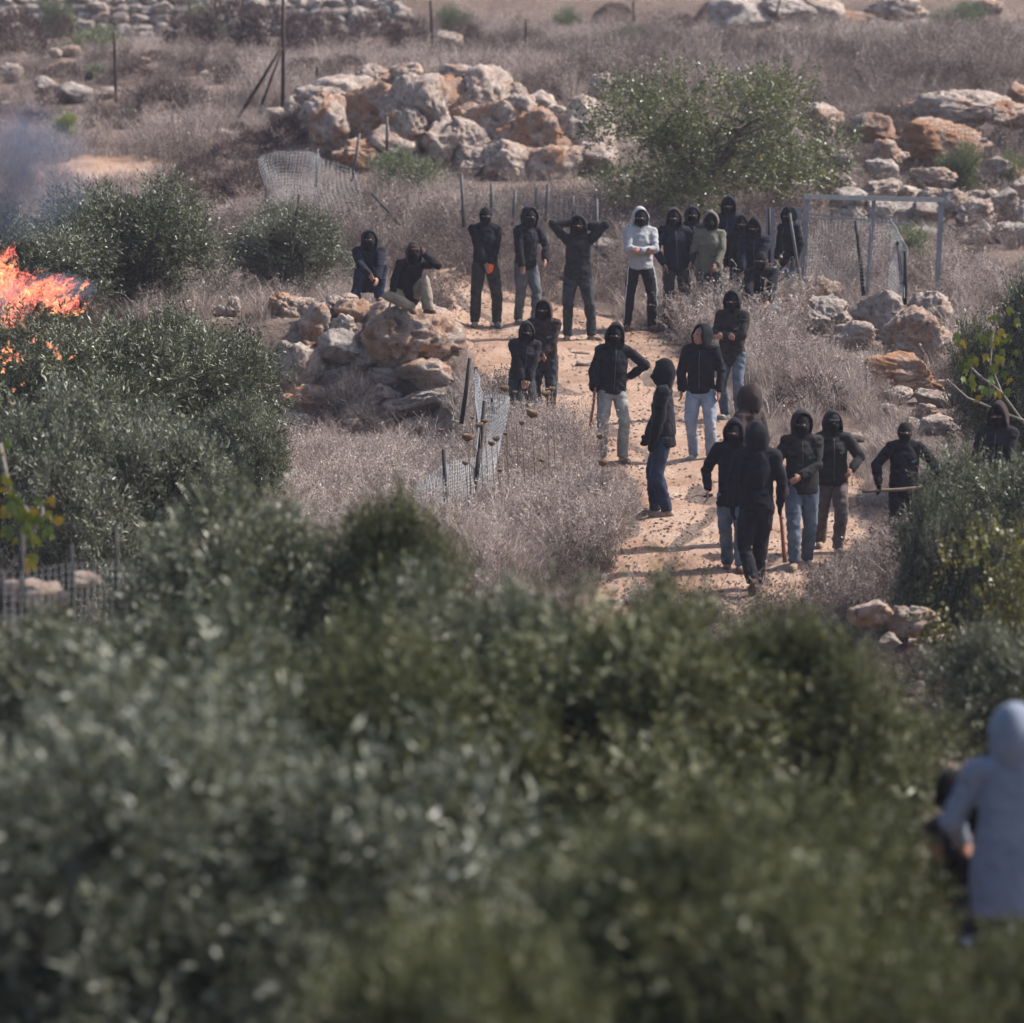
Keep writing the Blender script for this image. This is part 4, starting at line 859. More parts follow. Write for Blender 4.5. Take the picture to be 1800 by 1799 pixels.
# ================================================================== DRY GRASS AND BRUSH (prototypes)
def blades(n, seed, rad, h0, h1, w, lean, m, name, seedy=0, curve=.35):
    rg = np.random.default_rng(seed); an = rg.uniform(0, 6.28, n); q = rad*rg.uniform(0, 1, n)**.7
    b = np.stack([np.cos(an)*q, np.sin(an)*q, np.full(n, -.03)], -1); a2 = rg.uniform(0, 6.28, n); le = lean*rg.uniform(.1, 1, n)
    dv = np.stack([np.cos(a2)*le, np.sin(a2)*le, np.ones(n)], -1); H = rg.uniform(h0, h1, n)[:, None]
    a3 = rg.uniform(0, 6.28, n); s = np.stack([np.cos(a3), np.sin(a3), 0*a3], -1)*w*.5
    mid = b + dv*H*.55; tip = b + dv*H + np.stack([np.cos(a2), np.sin(a2), -.4+0*a2], -1)*H*curve*rg.uniform(.2, 1, n)[:, None]
    V = np.stack([b-s, b+s, mid+s*.8, mid-s*.8, tip+s*.35, tip-s*.35], 1).reshape(-1, 3); k = 6*np.arange(n)[:, None]
    Q = np.concatenate([k+np.array([[0, 1, 2, 3]]), k+np.array([[3, 2, 4, 5]])]); v = np.repeat(np.clip(rg.normal(.45, .2, n), 0, 1), 6)
    if seedy:
        ns = seedy; ii = rg.integers(0, n, ns); t = rg.uniform(.5, 1, ns)[:, None]; c = mid[ii]*(1-t) + tip[ii]*t + rg.normal(0, .025, (ns, 3))
        V2, Q2 = leaves_np(c, rg.normal(size=(ns, 3)), rg.uniform(.02, .05, ns), rg.uniform(.012, .028, ns), rg); Q = np.concatenate([Q, Q2+len(V)]); V = np.concatenate([V, V2]); v = np.concatenate([v, np.repeat(np.clip(rg.normal(.4, .25, ns), 0, 1), 4)])
    return npmesh(name, V, Q, m, v)
def weed(seed, m, name, h=.9, stems=7, br=7):
    """stiff branching dead weed"""
    rg = np.random.default_rng(seed); Vs = []; vs = []
    def seg(a, b, w, v):
        s = unit(np.cross(b-a, rg.normal(size=3)))*w*.5; Vs.extend([a-s, a+s, b+s*.6, b-s*.6]); vs.extend([v]*4)
    for _ in range(stems):
        a = np.array([rg.normal(0, .06), rg.normal(0, .06), -.03]); d = unit(rg.normal(size=3)*(.28, .28, 0)+(0, 0, 1)); H = h*rg.uniform(.55, 1.1); v = rg.uniform(.25, .9); p = a
        for k in range(5):
            q = p + (d + rg.normal(0, .07, 3))*H/5; seg(p, q, .008-.001*k, v)
            if k > 0:
                for _ in range(br//3):
                    e = q + unit(d*.8 + rg.normal(0, .6, 3))*H*rg.uniform(.1, .28); seg(q, e, .005, v)
                    for _ in range(3): f = e + rg.normal(0, .035, 3); seg(e, f, .004, v); g2 = f + rg.normal(0, .015, 3); seg(f, g2, .016, v-.2)
            p = q
    V = np.array(Vs); return npmesh(name, V, np.arange(len(V)).reshape(-1, 4), m, np.clip(vs, 0, 1))
def cushion(seed, m, name, n=1500, r=.5, h=.42, tw=.11, w=.006):
    rg = np.random.default_rng(seed); u = rg.normal(size=(n, 3)); u[:, 2] = np.abs(u[:, 2]); u /= np.linalg.norm(u, axis=1)[:, None]
    lump = 1 + .35*fbm(u*2.2+seed, 2, seed); p = u*np.array([r, r, h])*(lump*rg.uniform(.55, 1.0, n)**.5)[:, None]; d = u + rg.normal(0, .55, (n, 3))
    V, Q = leaves_np(p, d, tw*rg.uniform(.5, 1.4, n), np.full(n, w)*rg.uniform(.7, 2.2, n), rg); v = np.clip(.25 + .35*u[:, 2] + rg.normal(0, .18, n), 0, 1)
    return npmesh(name, V, Q, m, np.repeat(v, 4))
protos = bpy.data.collections.new('dry_plants'); PR = []
def proto(me): o = bpy.data.objects.new('p%02d' % len(PR), me); protos.objects.link(o); PR.append(o); return len(PR)-1
T_STRAW = [proto(blades(60, 200+k, .16, .16, .42, .0075, .75, M['straw'], 'straw_tuft', 10)) for k in range(4)]
T_TALL = [proto(blades(34, 210+k, .14, .45, .85, .0075, .42, M['straw'], 'tall_grass', 40, .25)) for k in range(3)]
T_DARK = [proto(blades(60, 220+k, .18, .14, .36, .009, .9, M['straw_dark'], 'dark_tuft', 30)) for k in range(3)]
T_WEED = [proto(weed(230+k, M['straw'], 'dead_weed', .75)) for k in range(3)]
T_WEEDD = [proto(weed(240+k, M['straw_dark'], 'dead_weed_dark', .6, 9)) for k in range(3)]
T_LOW = [proto(cushion(250+k, M['straw_dark'], 'low_brush', 500, .28, .16, .07)) for k in range(2)]
def scatter(name, label, cat, P, idx, scl, seed=1):
    n = len(P); rg = np.random.default_rng(seed)
    me = bpy.data.meshes.new(name); me.vertices.add(n); me.vertices.foreach_set('co', np.ascontiguousarray(P, np.float32).ravel())
    a = me.attributes.new('idx', 'INT', 'POINT'); a.data.foreach_set('value', np.ascontiguousarray(idx, np.int32))
    rot = np.stack([rg.normal(0, .08, n), rg.normal(0, .08, n), rg.uniform(0, 6.28, n)], -1)
    a = me.attributes.new('rot', 'FLOAT_VECTOR', 'POINT'); a.data.foreach_set('vector', rot.astype(np.float32).ravel())
    a = me.attributes.new('scl', 'FLOAT_VECTOR', 'POINT'); a.data.foreach_set('vector', np.ascontiguousarray(scl, np.float32).ravel())
    o = link(bpy.data.objects.new(name, me)); tag(o, label, cat, kind='stuff')
    gt = bpy.data.node_groups.new(name, 'GeometryNodeTree'); gt.interface.new_socket('Geometry', in_out='INPUT', socket_type='NodeSocketGeometry'); gt.interface.new_socket('Geometry', in_out='OUTPUT', socket_type='NodeSocketGeometry')
    nn = gt.nodes; ll = gt.links; gi = nn.new('NodeGroupInput'); go = nn.new('NodeGroupOutput'); ip = nn.new('GeometryNodeInstanceOnPoints'); ci = nn.new('GeometryNodeCollectionInfo')
    ci.inputs[0].default_value = protos; ci.inputs[1].default_value = True; ci.inputs[2].default_value = True
    def na(nm, t): k = nn.new('GeometryNodeInputNamedAttribute'); k.data_type = t; k.inputs[0].default_value = nm; return k.outputs[0]
    ll.new(gi.outputs[0], ip.inputs['Points']); ll.new(ci.outputs[0], ip.inputs['Instance']); ip.inputs['Pick Instance'].default_value = True
    ll.new(na('idx', 'INT'), ip.inputs['Instance Index']); ll.new(na('rot', 'FLOAT_VECTOR'), ip.inputs['Rotation']); ll.new(na('scl', 'FLOAT_VECTOR'), ip.inputs['Scale'])
    ll.new(ip.outputs[0], go.inputs[0]); md = o.modifiers.new('scatter', 'NODES'); md.node_group = gt; return o
# regions in photograph pixels: (cx, cy, rx, ry) ellipses
def inside(px, py, E, grow=1.): 
    r = np.zeros(px.shape, bool)
    for cx, cy, rx, ry in E: r |= ((px-cx)/(rx*grow))**2 + ((py-cy)/(ry*grow))**2 < 1
    return r
BARE = [(185, 308, 85, 22), (700, 552, 70, 14), (1440, 870, 80, 60), (1480, 780, 60, 50)]
DARKZ = [(420, 300, 130, 60), (60, 60, 90, 40), (450, 60, 160, 50), (650, 50, 90, 40), (180, 130, 180, 22), (330, 130, 110, 26), (250, 210, 170, 20), (280, 165, 60, 30), (1420, 130, 330, 40), (1650, 140, 200, 45), (1530, 220, 90, 60), (1520, 1000, 110, 70), (1600, 1150, 120, 80), (1200, 60, 60, 30), (1560, 60, 90, 30)]
PALEZ = [(330, 240, 170, 35), (460, 165, 110, 30), (600, 85, 220, 14), (250, 105, 250, 10), (1500, 75, 350, 14), (640, 870, 170, 110), (1000, 900, 120, 100), (1250, 520, 170, 60), (1150, 560, 60, 40)]
rg = np.random.default_rng(77)
def field(n, y0, y1, marg=4.):
    y = np.sqrt(rg.uniform(y0**2, y1**2, n)); x = rg.uniform(-1, 1, n)*(y*900/F + marg); return x, y
Ps, Is, Ss = [], [], []
def put(x, y, ids, s0, s1, dz=0):
    n = len(x); P = np.stack([x, y, terrain(x, y)+dz], -1); s = rg.uniform(s0, s1, n); Ps.append(P); Is.append(rg.choice(ids, n)); Ss.append(np.stack([s, s, s*rg.uniform(.8, 1.2, n)], -1))
for (n, y0, y1, sc) in ((15000, 43, 62, .9), (11000, 62, 86, .85), (10000, 86, 112, .9)):
    x, y = field(n, y0, y1); px, py = proj(np.stack([x, y, terrain(x, y)], -1)); ok = ~on_path(x, y, -.05) & ~inside(px, py, BARE); x, y, px, py = x[ok], y[ok], px[ok], py[ok]
    dk = inside(px, py, DARKZ); pl = inside(px, py, PALEZ); nz = fbm(np.stack([x*.5, y*.25, 0*x], -1), 3, 5)
    r_ = rg.uniform(0, 1, len(x)); dark = dk & ~pl & ~on_path(x, y, .6) & (r_ < .75) | (~dk & ~pl & (nz < (.04 if y0 > 80 else -.12)) & (r_ < .8))
    put(x[dark], y[dark], T_DARK + T_LOW + T_WEEDD, .7*sc, 1.2*sc); o_ = ~dark
    tall = o_ & ~on_path(x, y, .5) & (rg.uniform(0, 1, len(x)) < np.where(pl, .22, .12)); put(x[tall], y[tall], T_TALL + T_WEED, .5*sc, .95*sc)
    rest = o_ & ~tall; edge_ = on_path(x, y, .55); put(x[rest & ~edge_], y[rest & ~edge_], T_STRAW, .7*sc, 1.25*sc); put(x[rest & edge_], y[rest & edge_], T_STRAW, .3*sc, .6*sc)
# taller weeds: before the back group, right of the track, in the lower field, behind the net fence
def patch(n, E, ids, s0, s1, y0=42, y1=100):
    k = 0; X, Y = [], []
    for cx, cy, rx, ry in E:
        for _ in range(n):
            a_, q_ = rg.uniform(0, 6.28), rg.uniform(0, 1)**.5; g_ = ground(cx + math.cos(a_)*q_*rx, cy + math.sin(a_)*q_*ry, y0, y1); X.append(g_.x + rg.normal(0, .06)); Y.append(g_.y + rg.normal(0, .2))
    X, Y = np.array(X), np.array(Y); ok = ~on_path(X, Y, -.1) | (Y < 42.5); put(X[ok], Y[ok], ids, s0, s1)
patch(160, [(1300, 590, 110, 40)], T_WEED + T_WEEDD + T_TALL[:1], .75, 1.15)
patch(90, [(1240, 575, 70, 22), (1380, 640, 60, 60)], T_WEED + T_WEEDD, .6, .95)
patch(90, [(1420, 690, 90, 60), (1340, 640, 60, 40)], T_TALL + T_STRAW, .7, 1.0)
patch(110, [(640, 900, 160, 90), (960, 880, 110, 110), (1030, 960, 60, 50)], T_TALL + T_WEED, .55, .9)
patch(70, [(905, 800, 40, 30), (870, 770, 60, 40), (980, 800, 40, 40)], T_TALL + T_WEED, .5, .8)
patch(60, [(1560, 1030, 40, 25), (1600, 1020, 50, 40)], T_WEEDD + T_TALL + T_WEED, .4, .7)
patch(90, [(930, 420, 140, 25), (620, 420, 160, 60), (1080, 480, 60, 50)], T_TALL + T_WEEDD, .7, 1.1, 60, 90)
patch(80, [(330, 260, 160, 30), (470, 175, 90, 20)], T_TALL, .9, 1.3, 70, 110)
patch(110, [(1150, 170, 140, 60), (1500, 130, 280, 50), (1700, 120, 100, 40)], T_TALL + T_WEEDD, .9, 1.4, 78, 115)
patch(110, [(1600, 1150, 90, 60), (1500, 1120, 80, 50), (1600, 1220, 80, 40)], T_WEEDD + T_DARK + T_TALL[:1], .6, 1.0, 36)
patch(110, [(1700, 490, 110, 30), (1480, 490, 80, 25)], T_DARK + T_STRAW, .4, .7)
patch(60, [(1690, 520, 70, 50), (1500, 470, 60, 30), (1560, 500, 60, 20)], T_WEEDD + T_WEED + T_TALL, .6, .9)
SC_ARGS = ('dry_grass', 'dry grass, dead weeds and low brush covering the hillside', 'dry grass')

# dark thorn cushions, each one a bush of its own
TH_ = [cushion(260+k, M['thorn'], 'thorn_bush', 2200, .5, .45, .10, .007) for k in range(3)]
TG = cushion(270, M['twig_grey'], 'twig_bush', 2600, .5, .5, .14, .004)
def bush(label, px, py, wpx, hpx, me, group=None, d=None):
    g_ = ground(px, py + hpx*.5) if d is None else None
    if d is not None: g_ = at(px, py + hpx*.5, d)
    STONES.append((px, py, wpx*.45, hpx*.45, g_.y))
    o = bpy.data.objects.new('thorn_bush', me); link(o); o.location = (g_.x, g_.y, g_.z - .03); o.scale = (wpx/ppm(g_.y), wpx/ppm(g_.y), hpx/ppm(g_.y)*2.2); o.rotation_euler = (0, 0, random.uniform(0, 6)); return tag(o, label, 'bush', group)
for i, (px, py, w_, h_) in enumerate([(30, 58, 110, 84), (330, 55, 90, 64), (400, 45, 140, 90), (470, 52, 120, 84), (530, 58, 80, 66), (570, 50, 70, 60), (660, 55, 100, 70), (720, 55, 70, 54), (110, 60, 60, 60), (790, 40, 50, 40), (270, 100, 60, 24), (330, 118, 60, 30), (410, 130, 70, 34), (230, 128, 90, 26), (110, 125, 80, 26),
                                      (540, 115, 90, 30), (620, 110, 60, 26), (90, 170, 60, 30), (60, 205, 70, 24), (175, 215, 80, 22), (230, 215, 70, 22), (420, 225, 40, 24), (830, 60, 30, 34), (1000, 35, 50, 24), (1200, 40, 60, 30), (1080, 15, 60, 20), (1520, 40, 60, 40), (1250, 20, 50, 30), (1560, 215, 70, 50), (1480, 240, 50, 36), (1620, 300, 90, 40), (1700, 60, 80, 34)]):
    bush('dark brown thorny cushion bush on the dry upper slope', px, py, w_, h_, TH_[i % 3], 'thorn bushes on the upper slope')
bush('rounded red-brown thorn bush beside the white peg on the left slope', 285, 170, 96, 60, TH_[0])
DB = [(345, 300, 90, 50), (400, 270, 90, 50), (450, 250, 90, 50), (500, 235, 80, 60), (430, 320, 120, 60), (370, 335, 90, 40), (530, 215, 50, 50), (310, 325, 60, 40), (490, 290, 80, 50)]
for i, (px, py, w_, h_) in enumerate(DB):
    bush(ordered(DB, '%s of the blackish brush clumps between bare earth and outcrop')[i], px, py, w_, h_, TH_[(i+1) % 3], 'dark brush left of the outcrop')
bush('grey-brown leafless twig bush growing from the stone wall below the crouching people', 615, 700, 110, 80, TG, d=60.9)
bush('pale grey twig clump at the foot of the stone wall', 630, 740, 90, 50, TG, d=60.6)
bush('brown brush left of the rusty boulders at the right', 1420, 690, 140, 60, TH_[1])
bush('dark brush in front of the walking pair at the lower right', 1545, 1038, 90, 44, TH_[2])
bush('red-brown brush under the split ledge rock at lower right', 1620, 1165, 110, 60, TH_[0], d=41)
bush('dark brush behind the chain-link at the upper right edge', 1780, 232, 80, 60, TH_[1], d=82)
bush('dark shaded brush under the long white slab', 1595, 226, 70, 40, TH_[2], d=80.4)

# the grass is thinned where it would hide the rocks and bushes that stand free of it in the photograph
PP, II, SS = np.concatenate(Ps), np.concatenate(Is), np.concatenate(Ss)
HT = np.array([max(v.co.z for v in o.data.vertices) for o in PR]); gx, gy = proj(PP); th = HT[II]*SS[:, 2]*F/PP[:, 1]; keep = np.ones(len(PP), bool); rnd = rg.uniform(0, 1, len(PP))
for cx, cy, rx, ry, dd in STONES:
    near = (PP[:, 1] < dd + 1.0) & (PP[:, 1] > dd - 9) & (np.abs(gx-cx) < rx*.95) & (gy > cy - ry)
    hide = near & (gy - th*.9 < cy + ry*.75)
    keep &= ~(hide & (rnd < (.55 if cx > 1400 and dd > 70 else .95)))
SC_ARGS += (PP[keep], II[keep], SS[keep]); scatter(*SC_ARGS)

# wild carrot stalks with curled seed heads beside the net fence
SHM = MB()
for k in range(16):
    an = 6.283*k/16; SHM.tube([(0, 0, -.03), (math.cos(an)*.03, math.sin(an)*.03, -.005), (math.cos(an)*.036, math.sin(an)*.036, .02), (math.cos(an)*.014, math.sin(an)*.014, .03)], [.006, .008, .008, .005], 5)
SHM.ell((0, 0, .004), (.034, .034, .024)); shm = SHM.mesh('seed_head'); smooth(shm); shm.materials.append(M['seedhead'])
for px, py, d, s in [(822, 770, 50.5, 1.25), (843, 748, 51, .8), (852, 741, 51.2, .7), (873, 772, 50.3, .8), (864, 780, 50, .8), (818, 815, 49.6, .7), (879, 828, 49.5, .55), (889, 763, 51, .5), (776, 757, 51.5, .6), (830, 735, 52, .5), (917, 745, 51, .6), (960, 693, 51.3, 1.0), (887, 684, 52, 1.0), (970, 684, 52, .7), (935, 728, 51, 1.3),
                     (1055, 768, 50.5, .8), (1060, 815, 50, 1.0), (952, 810, 50, .6), (905, 690, 52, .5)]:
    top = at(px, py, d); z0 = tz(top.x, top.y); r = thing('wild_carrot', 'dry wild carrot stalk with a brown curled seed head beside the net fence', 'dry weed', (top.x + .05, top.y, z0), group='seed head stalks by the net fence')
    L0 = Vector(r.location); mb = MB(); mb.tube([(0, 0, -.03), (-.02, .01, (top.z-z0)*.5), top - L0], [.0055, .005, .0045], 5); mb.build('stem', M['wood_stick'], r)
    o = link(bpy.data.objects.new('seed_head', shm), r); o.location = top - L0; o.scale = (s*1.3, s*1.3, s*1.1); o.rotation_euler = (random.uniform(-.3, .3), random.uniform(-.3, .3), random.uniform(0, 6))
# ================================================================== FENCES, POSTS, FRAME
def post(label, x0, y0, x1, y1, d, r=.03, m='post_dark', group=None, name='fence_post', cat='post', d1=None):
    """post from its foot (x0,y0) to its head (x1,y1), photograph pixels"""
    A, B = at(x0, y0, d), at(x1, y1, d if d1 is None else d1); foot = Vector((A.x, A.y, A.z))
    gz = tz(A.x, A.y); 
    if foot.z > gz: k = (foot.z - gz + .1)/max(B.z - A.z, .2); foot = A + (A-B)*min(k, .8)
    mb = MB(); n = 5; mb.tube([foot.lerp(B, i/(n-1)) + Vector((random.uniform(-.004, .004), 0, 0)) for i in range(n)], [r*1.05, r, r, r*.97, r*.9], 7)
    return tag(mb.build(name, M[m]), label, cat, group)
def net(parent, TOP, BOT, cell, r, m, seed=0, sag=.05, name='netting'):
    """wire net between a top and a bottom polyline of world points"""
    TOP = [np.array(p) for p in TOP]; BOT = [np.array(p) for p in BOT]; k = len(TOP)-1; off = np.array(parent.location) if parent else 0
    Ltot = sum(np.linalg.norm(TOP[i+1]-TOP[i]) for i in range(k)); H = max(np.linalg.norm(t-b) for t, b in zip(TOP, BOT)); nu = max(int(Ltot/cell), 3); nv = max(int(H/cell), 3)
    def P(u, v):
        s = u*k; i = min(int(s), k-1); f = s-i; q = (TOP[i]*(1-f)+TOP[i+1]*f)*v + (BOT[i]*(1-f)+BOT[i+1]*f)*(1-v)
        return q
    G = np.array([[P(i/nu, j/nv) for j in range(nv+1)] for i in range(nu+1)])
    G = G + sag*np.stack([fbm(G*1.7+seed, 3, seed), fbm(G*1.7+seed+5, 3, seed+1)*2, fbm(G*1.9+seed+9, 3, seed+2)*.6], -1)
    Vs, Qs = [], []; c = 0
    for lines in (G, G.transpose(1, 0, 2)):
        for L in lines:
            n = len(L); V = np.concatenate([L + (r, 0, r*.6), L + (-r, -r, r*.6), L + (0, r, -r)]); a = np.arange(n-1)
            for q in range(3): s, t = q*n, ((q+1) % 3)*n; Qs.append(np.stack([a+s, a+s+1, a+t+1, a+t], -1) + c)
            Vs.append(V); c += 3*n
    o = bpy.data.objects.new(name, npmesh(name, np.concatenate(Vs) - off, np.concatenate(Qs), M[m])); link(o, parent); return o

# net fence beside the track, lower centre
nf = thing('net_fence', 'sagging pale net fence on dark stakes left of the dirt track', 'fence', tuple(at(800, 900, 50)))
net(nf, [at(838, 652, 53), at(850, 690, 52.5), at(888, 696, 52)], [at(832, 770, 53), at(832, 890, 52), at(866, 900, 51.4)], .058, .003, 'netting', 1, .12)
net(nf, [at(856, 690, 52.6), at(890, 698, 51.8), at(868, 730, 51.4)], [at(840, 870, 52), at(872, 890, 51.2), at(838, 905, 51)], .058, .003, 'netting', 6, .12)
net(nf, [at(720, 862, 50), at(783, 812, 50.4), at(835, 806, 51)], [at(715, 985, 49.4), at(783, 940, 49.8), at(830, 905, 50.4)], .05, .0034, 'netting', 3, .08)
net(nf, [at(722, 870, 49.6), at(752, 846, 49.8), at(785, 818, 50.0)], [at(745, 995, 49.2), at(765, 985, 49.3), at(790, 955, 49.5)], .05, .0034, 'netting', 4, .06)
def stake(root, x0, y0, x1, y1, d, r=.026, m='post_dark'):
    A, B = at(x0, y0, d), at(x1, y1, d); L0 = Vector(root.location); mb = MB(); mb.tube([A-L0, A.lerp(B, .5)-L0 + Vector((.006, 0, 0)), B-L0], [r*1.05, r, r*.9], 7); return mb.build('stake', M[m], root)
for a in [(811, 745, 826, 630, 52.5), (842, 760, 837, 645, 53), (833, 875, 852, 705, 51.8), (868, 740, 865, 700, 52.4), (786, 960, 780, 790, 49.9), (706, 900, 705, 862, 50.1), (826, 900, 843, 790, 50.9)]: stake(nf, *a)

# limp netting left of the outcrop
n2 = thing('net_fence', 'pale crumpled netting hung on stakes below the left end of the outcrop', 'fence', tuple(at(540, 360, 74)))
net(n2, [at(460, 285, 73), at(490, 268, 73.4), at(535, 262, 73.8), at(560, 275, 74), at(620, 300, 74.4)], [at(462, 352, 73), at(492, 356, 73), at(535, 360, 73.4), at(575, 368, 73.6), at(640, 385, 74)], .06, .0028, 'netting', 11, .14)
net(n2, [at(470, 272, 73.8), at(515, 264, 74), at(555, 268, 74.3)], [at(470, 350, 73.6), at(515, 356, 73.8), at(555, 360, 74)], .065, .0028, 'netting', 12, .14)
for a in [(618, 320, 632, 235, 75), (555, 330, 558, 262, 74.2), (468, 360, 466, 285, 73.2), (680, 265, 680, 205, 77)]: stake(n2, *a, m='post_grey')

# fence behind the back row
n3 = thing('net_fence', 'thin wire fence on slim posts behind the back row of people', 'fence', tuple(at(950, 400, 72)))
for a in [(815, 400, 811, 310, 71.5), (863, 380, 864, 322, 72.5), (900, 400, 906, 335, 72), (958, 390, 964, 322, 72), (1006, 385, 1007, 345, 72.5), (1048, 470, 1049, 350, 71), (942, 370, 943, 330, 73)]: stake(n3, *a, r=.028, m='post_grey')
net(n3, [at(811, 330, 71.6), at(906, 340, 72), at(964, 328, 72.2), at(1049, 350, 71.4)], [at(815, 402, 71.6), at(902, 404, 72), at(960, 398, 72.2), at(1048, 420, 71.4)], .09, .0024, 'wire', 21, .08)
post('thin dark leaning pole low in the brush left of the crowd', 718, 412, 653, 340, 72, .022, d1=73, cat='pole', name='pole')

# tall rusty posts on the upper slope
post('tall thin rusty post standing alone on the upper left slope', 204, 196, 201, 58, 90, .032, 'post_rust')
br = thing('braced_post', 'tall rusty corner post with two slanting braces left of the outcrop', 'post', tuple(at(497, 192, 87)))
for a in [(497, 192, 498, -30, 87, .036), (418, 208, 495, 84, 86, .034), (448, 214, 495, 90, 87.5, .026)]: stake(br, *a[:5], r=a[5], m='post_rust')
post('rusty post above the top of the outcrop', 762, 100, 757, 2, 98, .036, 'post_rust'); post('short rusty brace beside the post above the outcrop', 773, 107, 761, 80, 98, .024, 'post_rust', d1=97.8)
post('thin post on the grass slope right of the outcrop top', 926, 97, 924, 34, 100, .03, 'post_rust'); post('short rusty stake at the left shoulder of the outcrop', 556, 166, 558, 118, 87, .034, 'post_rust')
post('whitish peg beside the thorn bush on the left slope', 238, 192, 237, 158, 90, .035, 'post_grey'); post('faint stake on the skyline at top centre right', 1114, 34, 1113, 0, 112, .03, 'post_rust')
post('leaning stake between the crest boulders at top right', 1360, 48, 1372, -6, 110, .03, 'post_rust'); post('dark tilted stake in the grass left of the crowd on the olive bush', 516, 420, 527, 342, 66, .026, 'bark')
# metal gate frame on the right
gf = thing('metal_frame', 'open galvanised square-tube frame standing among weeds on the right', 'metal frame', tuple(at(1530, 490, 67)))
def bar(A, B, r, name, m='galv'):
    A, B = Vector(A), Vector(B); L0 = Vector(gf.location); t = unit(B-A); y = np.array([0, 1., 0]); s = unit(np.cross(t, y)); u = np.cross(s, t); V = []
    for P in (A, B):
        for k, (i, j) in enumerate(((-1, -1), (1, -1), (1, 1), (-1, 1))): V.append(np.array(P-L0) + s*i*r + u*j*r)
    mb = MB(); mb.add(V, [(0, 1, 5, 4), (1, 2, 6, 5), (2, 3, 7, 6), (3, 0, 4, 7), (3, 2, 1, 0), (4, 5, 6, 7)]); return mb.build(name, M[m], gf, False)
def foot(px, py, d): q = at(px, py, d); return (q.x, q.y, min(q.z, tz(q.x, q.y)) - .05)
bar(foot(1408, 500, 66.2), at(1418, 350, 66.2), .031, 'upright'); bar(foot(1646, 500, 67), at(1655, 352, 67), .036, 'upright'); bar(foot(1522, 510, 66.8), at(1536, 352, 66.8), .027, 'upright')
bar(at(1413, 346, 66.2), at(1658, 352, 67), .034, 'top_bar'); bar(foot(1412, 500, 68.4), at(1419, 378, 68.4), .024, 'upright'); bar(at(1419, 376, 68.4), at(1600, 396, 68.8), .018, 'rear_bar')
for x0, x1 in ((1345, 1362), (1372, 1384), (1392, 1408)):
    A = at((x0+x1)/2, 366, 67.6); B = at((x0+x1)/2, 470, 67.6); L0 = Vector(gf.location); mb = MB(); mb.box(np.array((A+B)/2 - L0), ((x1-x0)/2/ppm(67.6), .012, (A.z-B.z)/2)); mb.build('sheet_panel', M['galv'], gf, False)
n4 = thing('net_fence', 'sagging wire netting on dark stakes inside the metal frame', 'fence', tuple(at(1530, 500, 66)))
net(n4, [at(1400, 390, 66.4), at(1470, 384, 66.2), at(1566, 382, 66), at(1594, 442, 65.6)], [at(1405, 500, 66), at(1470, 500, 65.8), at(1560, 505, 65.6), at(1592, 525, 65.2)], .055, .0036, 'netting', 31, .08)
for a in [(1518, 520, 1504, 388, 66, .028), (1590, 536, 1592, 442, 65.4, .034), (1585, 500, 1578, 425, 65.8, .03), (1408, 515, 1388, 375, 65.6, .024), (1352, 470, 1352, 365, 67, .026)]: stake(n4, *a[:5], r=a[5], m='post_dark' if a[0] != 1408 else 'post_grey')
# chain-link at the upper right edge
n5 = thing('net_fence', 'chain-link wire in front of the dark brush at the upper right edge', 'fence', tuple(at(1770, 265, 79)))
net(n5, [at(1640, 222, 79.2), at(1720, 215, 79), at(1830, 198, 79)], [at(1640, 262, 79.2), at(1720, 270, 79), at(1830, 262, 79)], .075, .003, 'wire', 41, .04)
# wire fence at the lower left
n6 = thing('net_fence', 'wire mesh fence on short dark stakes at the lower left edge', 'fence', tuple(at(110, 1080, 31)))
net(n6, [at(-60, 1006, 30.5), at(40, 1004, 30.8), at(125, 990, 31), at(205, 986, 31.2), at(260, 988, 31.4)], [at(-60, 1110, 30.5), at(40, 1108, 30.8), at(125, 1095, 31), at(205, 1090, 31.2), at(260, 1090, 31.4)], .05, .0022, 'netting', 51, .02)
for a in [(37, 1120, 38, 940, 30.9, .022), (124, 1090, 125, 957, 31.1, .018), (203, 1085, 203, 925, 31.3, .018), (249, 1060, 249, 925, 31.4, .018), (331, 1010, 331, 928, 31.6, .016), (1, 1100, 2, 1000, 30.7, .014)]: stake(n6, *a[:5], r=a[5])

# ================================================================== FIRE AND SMOKE
def _fire(n, l, b, o):
    g = N(n, 'NewGeometry').outputs['Position']; a = N(n, 'Attribute', attribute_name='v').outputs['Fac']
    nz = noise(n, l, g, 9, 5, .65, 1.2); ad = N(n, 'Math', operation='MULTIPLY_ADD'); l.new(nz, ad.inputs[0]); ad.inputs[1].default_value = .9; l.new(a, ad.inputs[2])
    c = ramp(n, l, ad.outputs[0], [(.30, (.45, .05, .05)), (.52, (.95, .21, .16)), (.74, (1.1, .38, .16)), (1, (1.5, .95, .38))])
    em = N(n, 'Emission'); l.new(c, em.inputs[0]); em.inputs[1].default_value = .95
    tr = N(n, 'BsdfTransparent'); ms = N(n, 'MixShader')
    al = ramp(n, l, noise(n, l, g, 13, 7, .78, 1.2), [(.50, (0, 0, 0)), (.66, (.85, .85, .85))]); l.new(al, ms.inputs[0]); l.new(tr.outputs[0], ms.inputs[1]); l.new(em.outputs[0], ms.inputs[2]); l.new(ms.outputs[0], o.inputs[0])
M['fire'] = mat('flame', _fire); M['fire'].cycles.emission_sampling = 'NONE'
fr = thing('fire', 'orange flames with smoke burning in the olive trees at the left edge', 'fire', tuple(at(20, 700, 52.3))); L0 = Vector(fr.location); rg = np.random.default_rng(9)
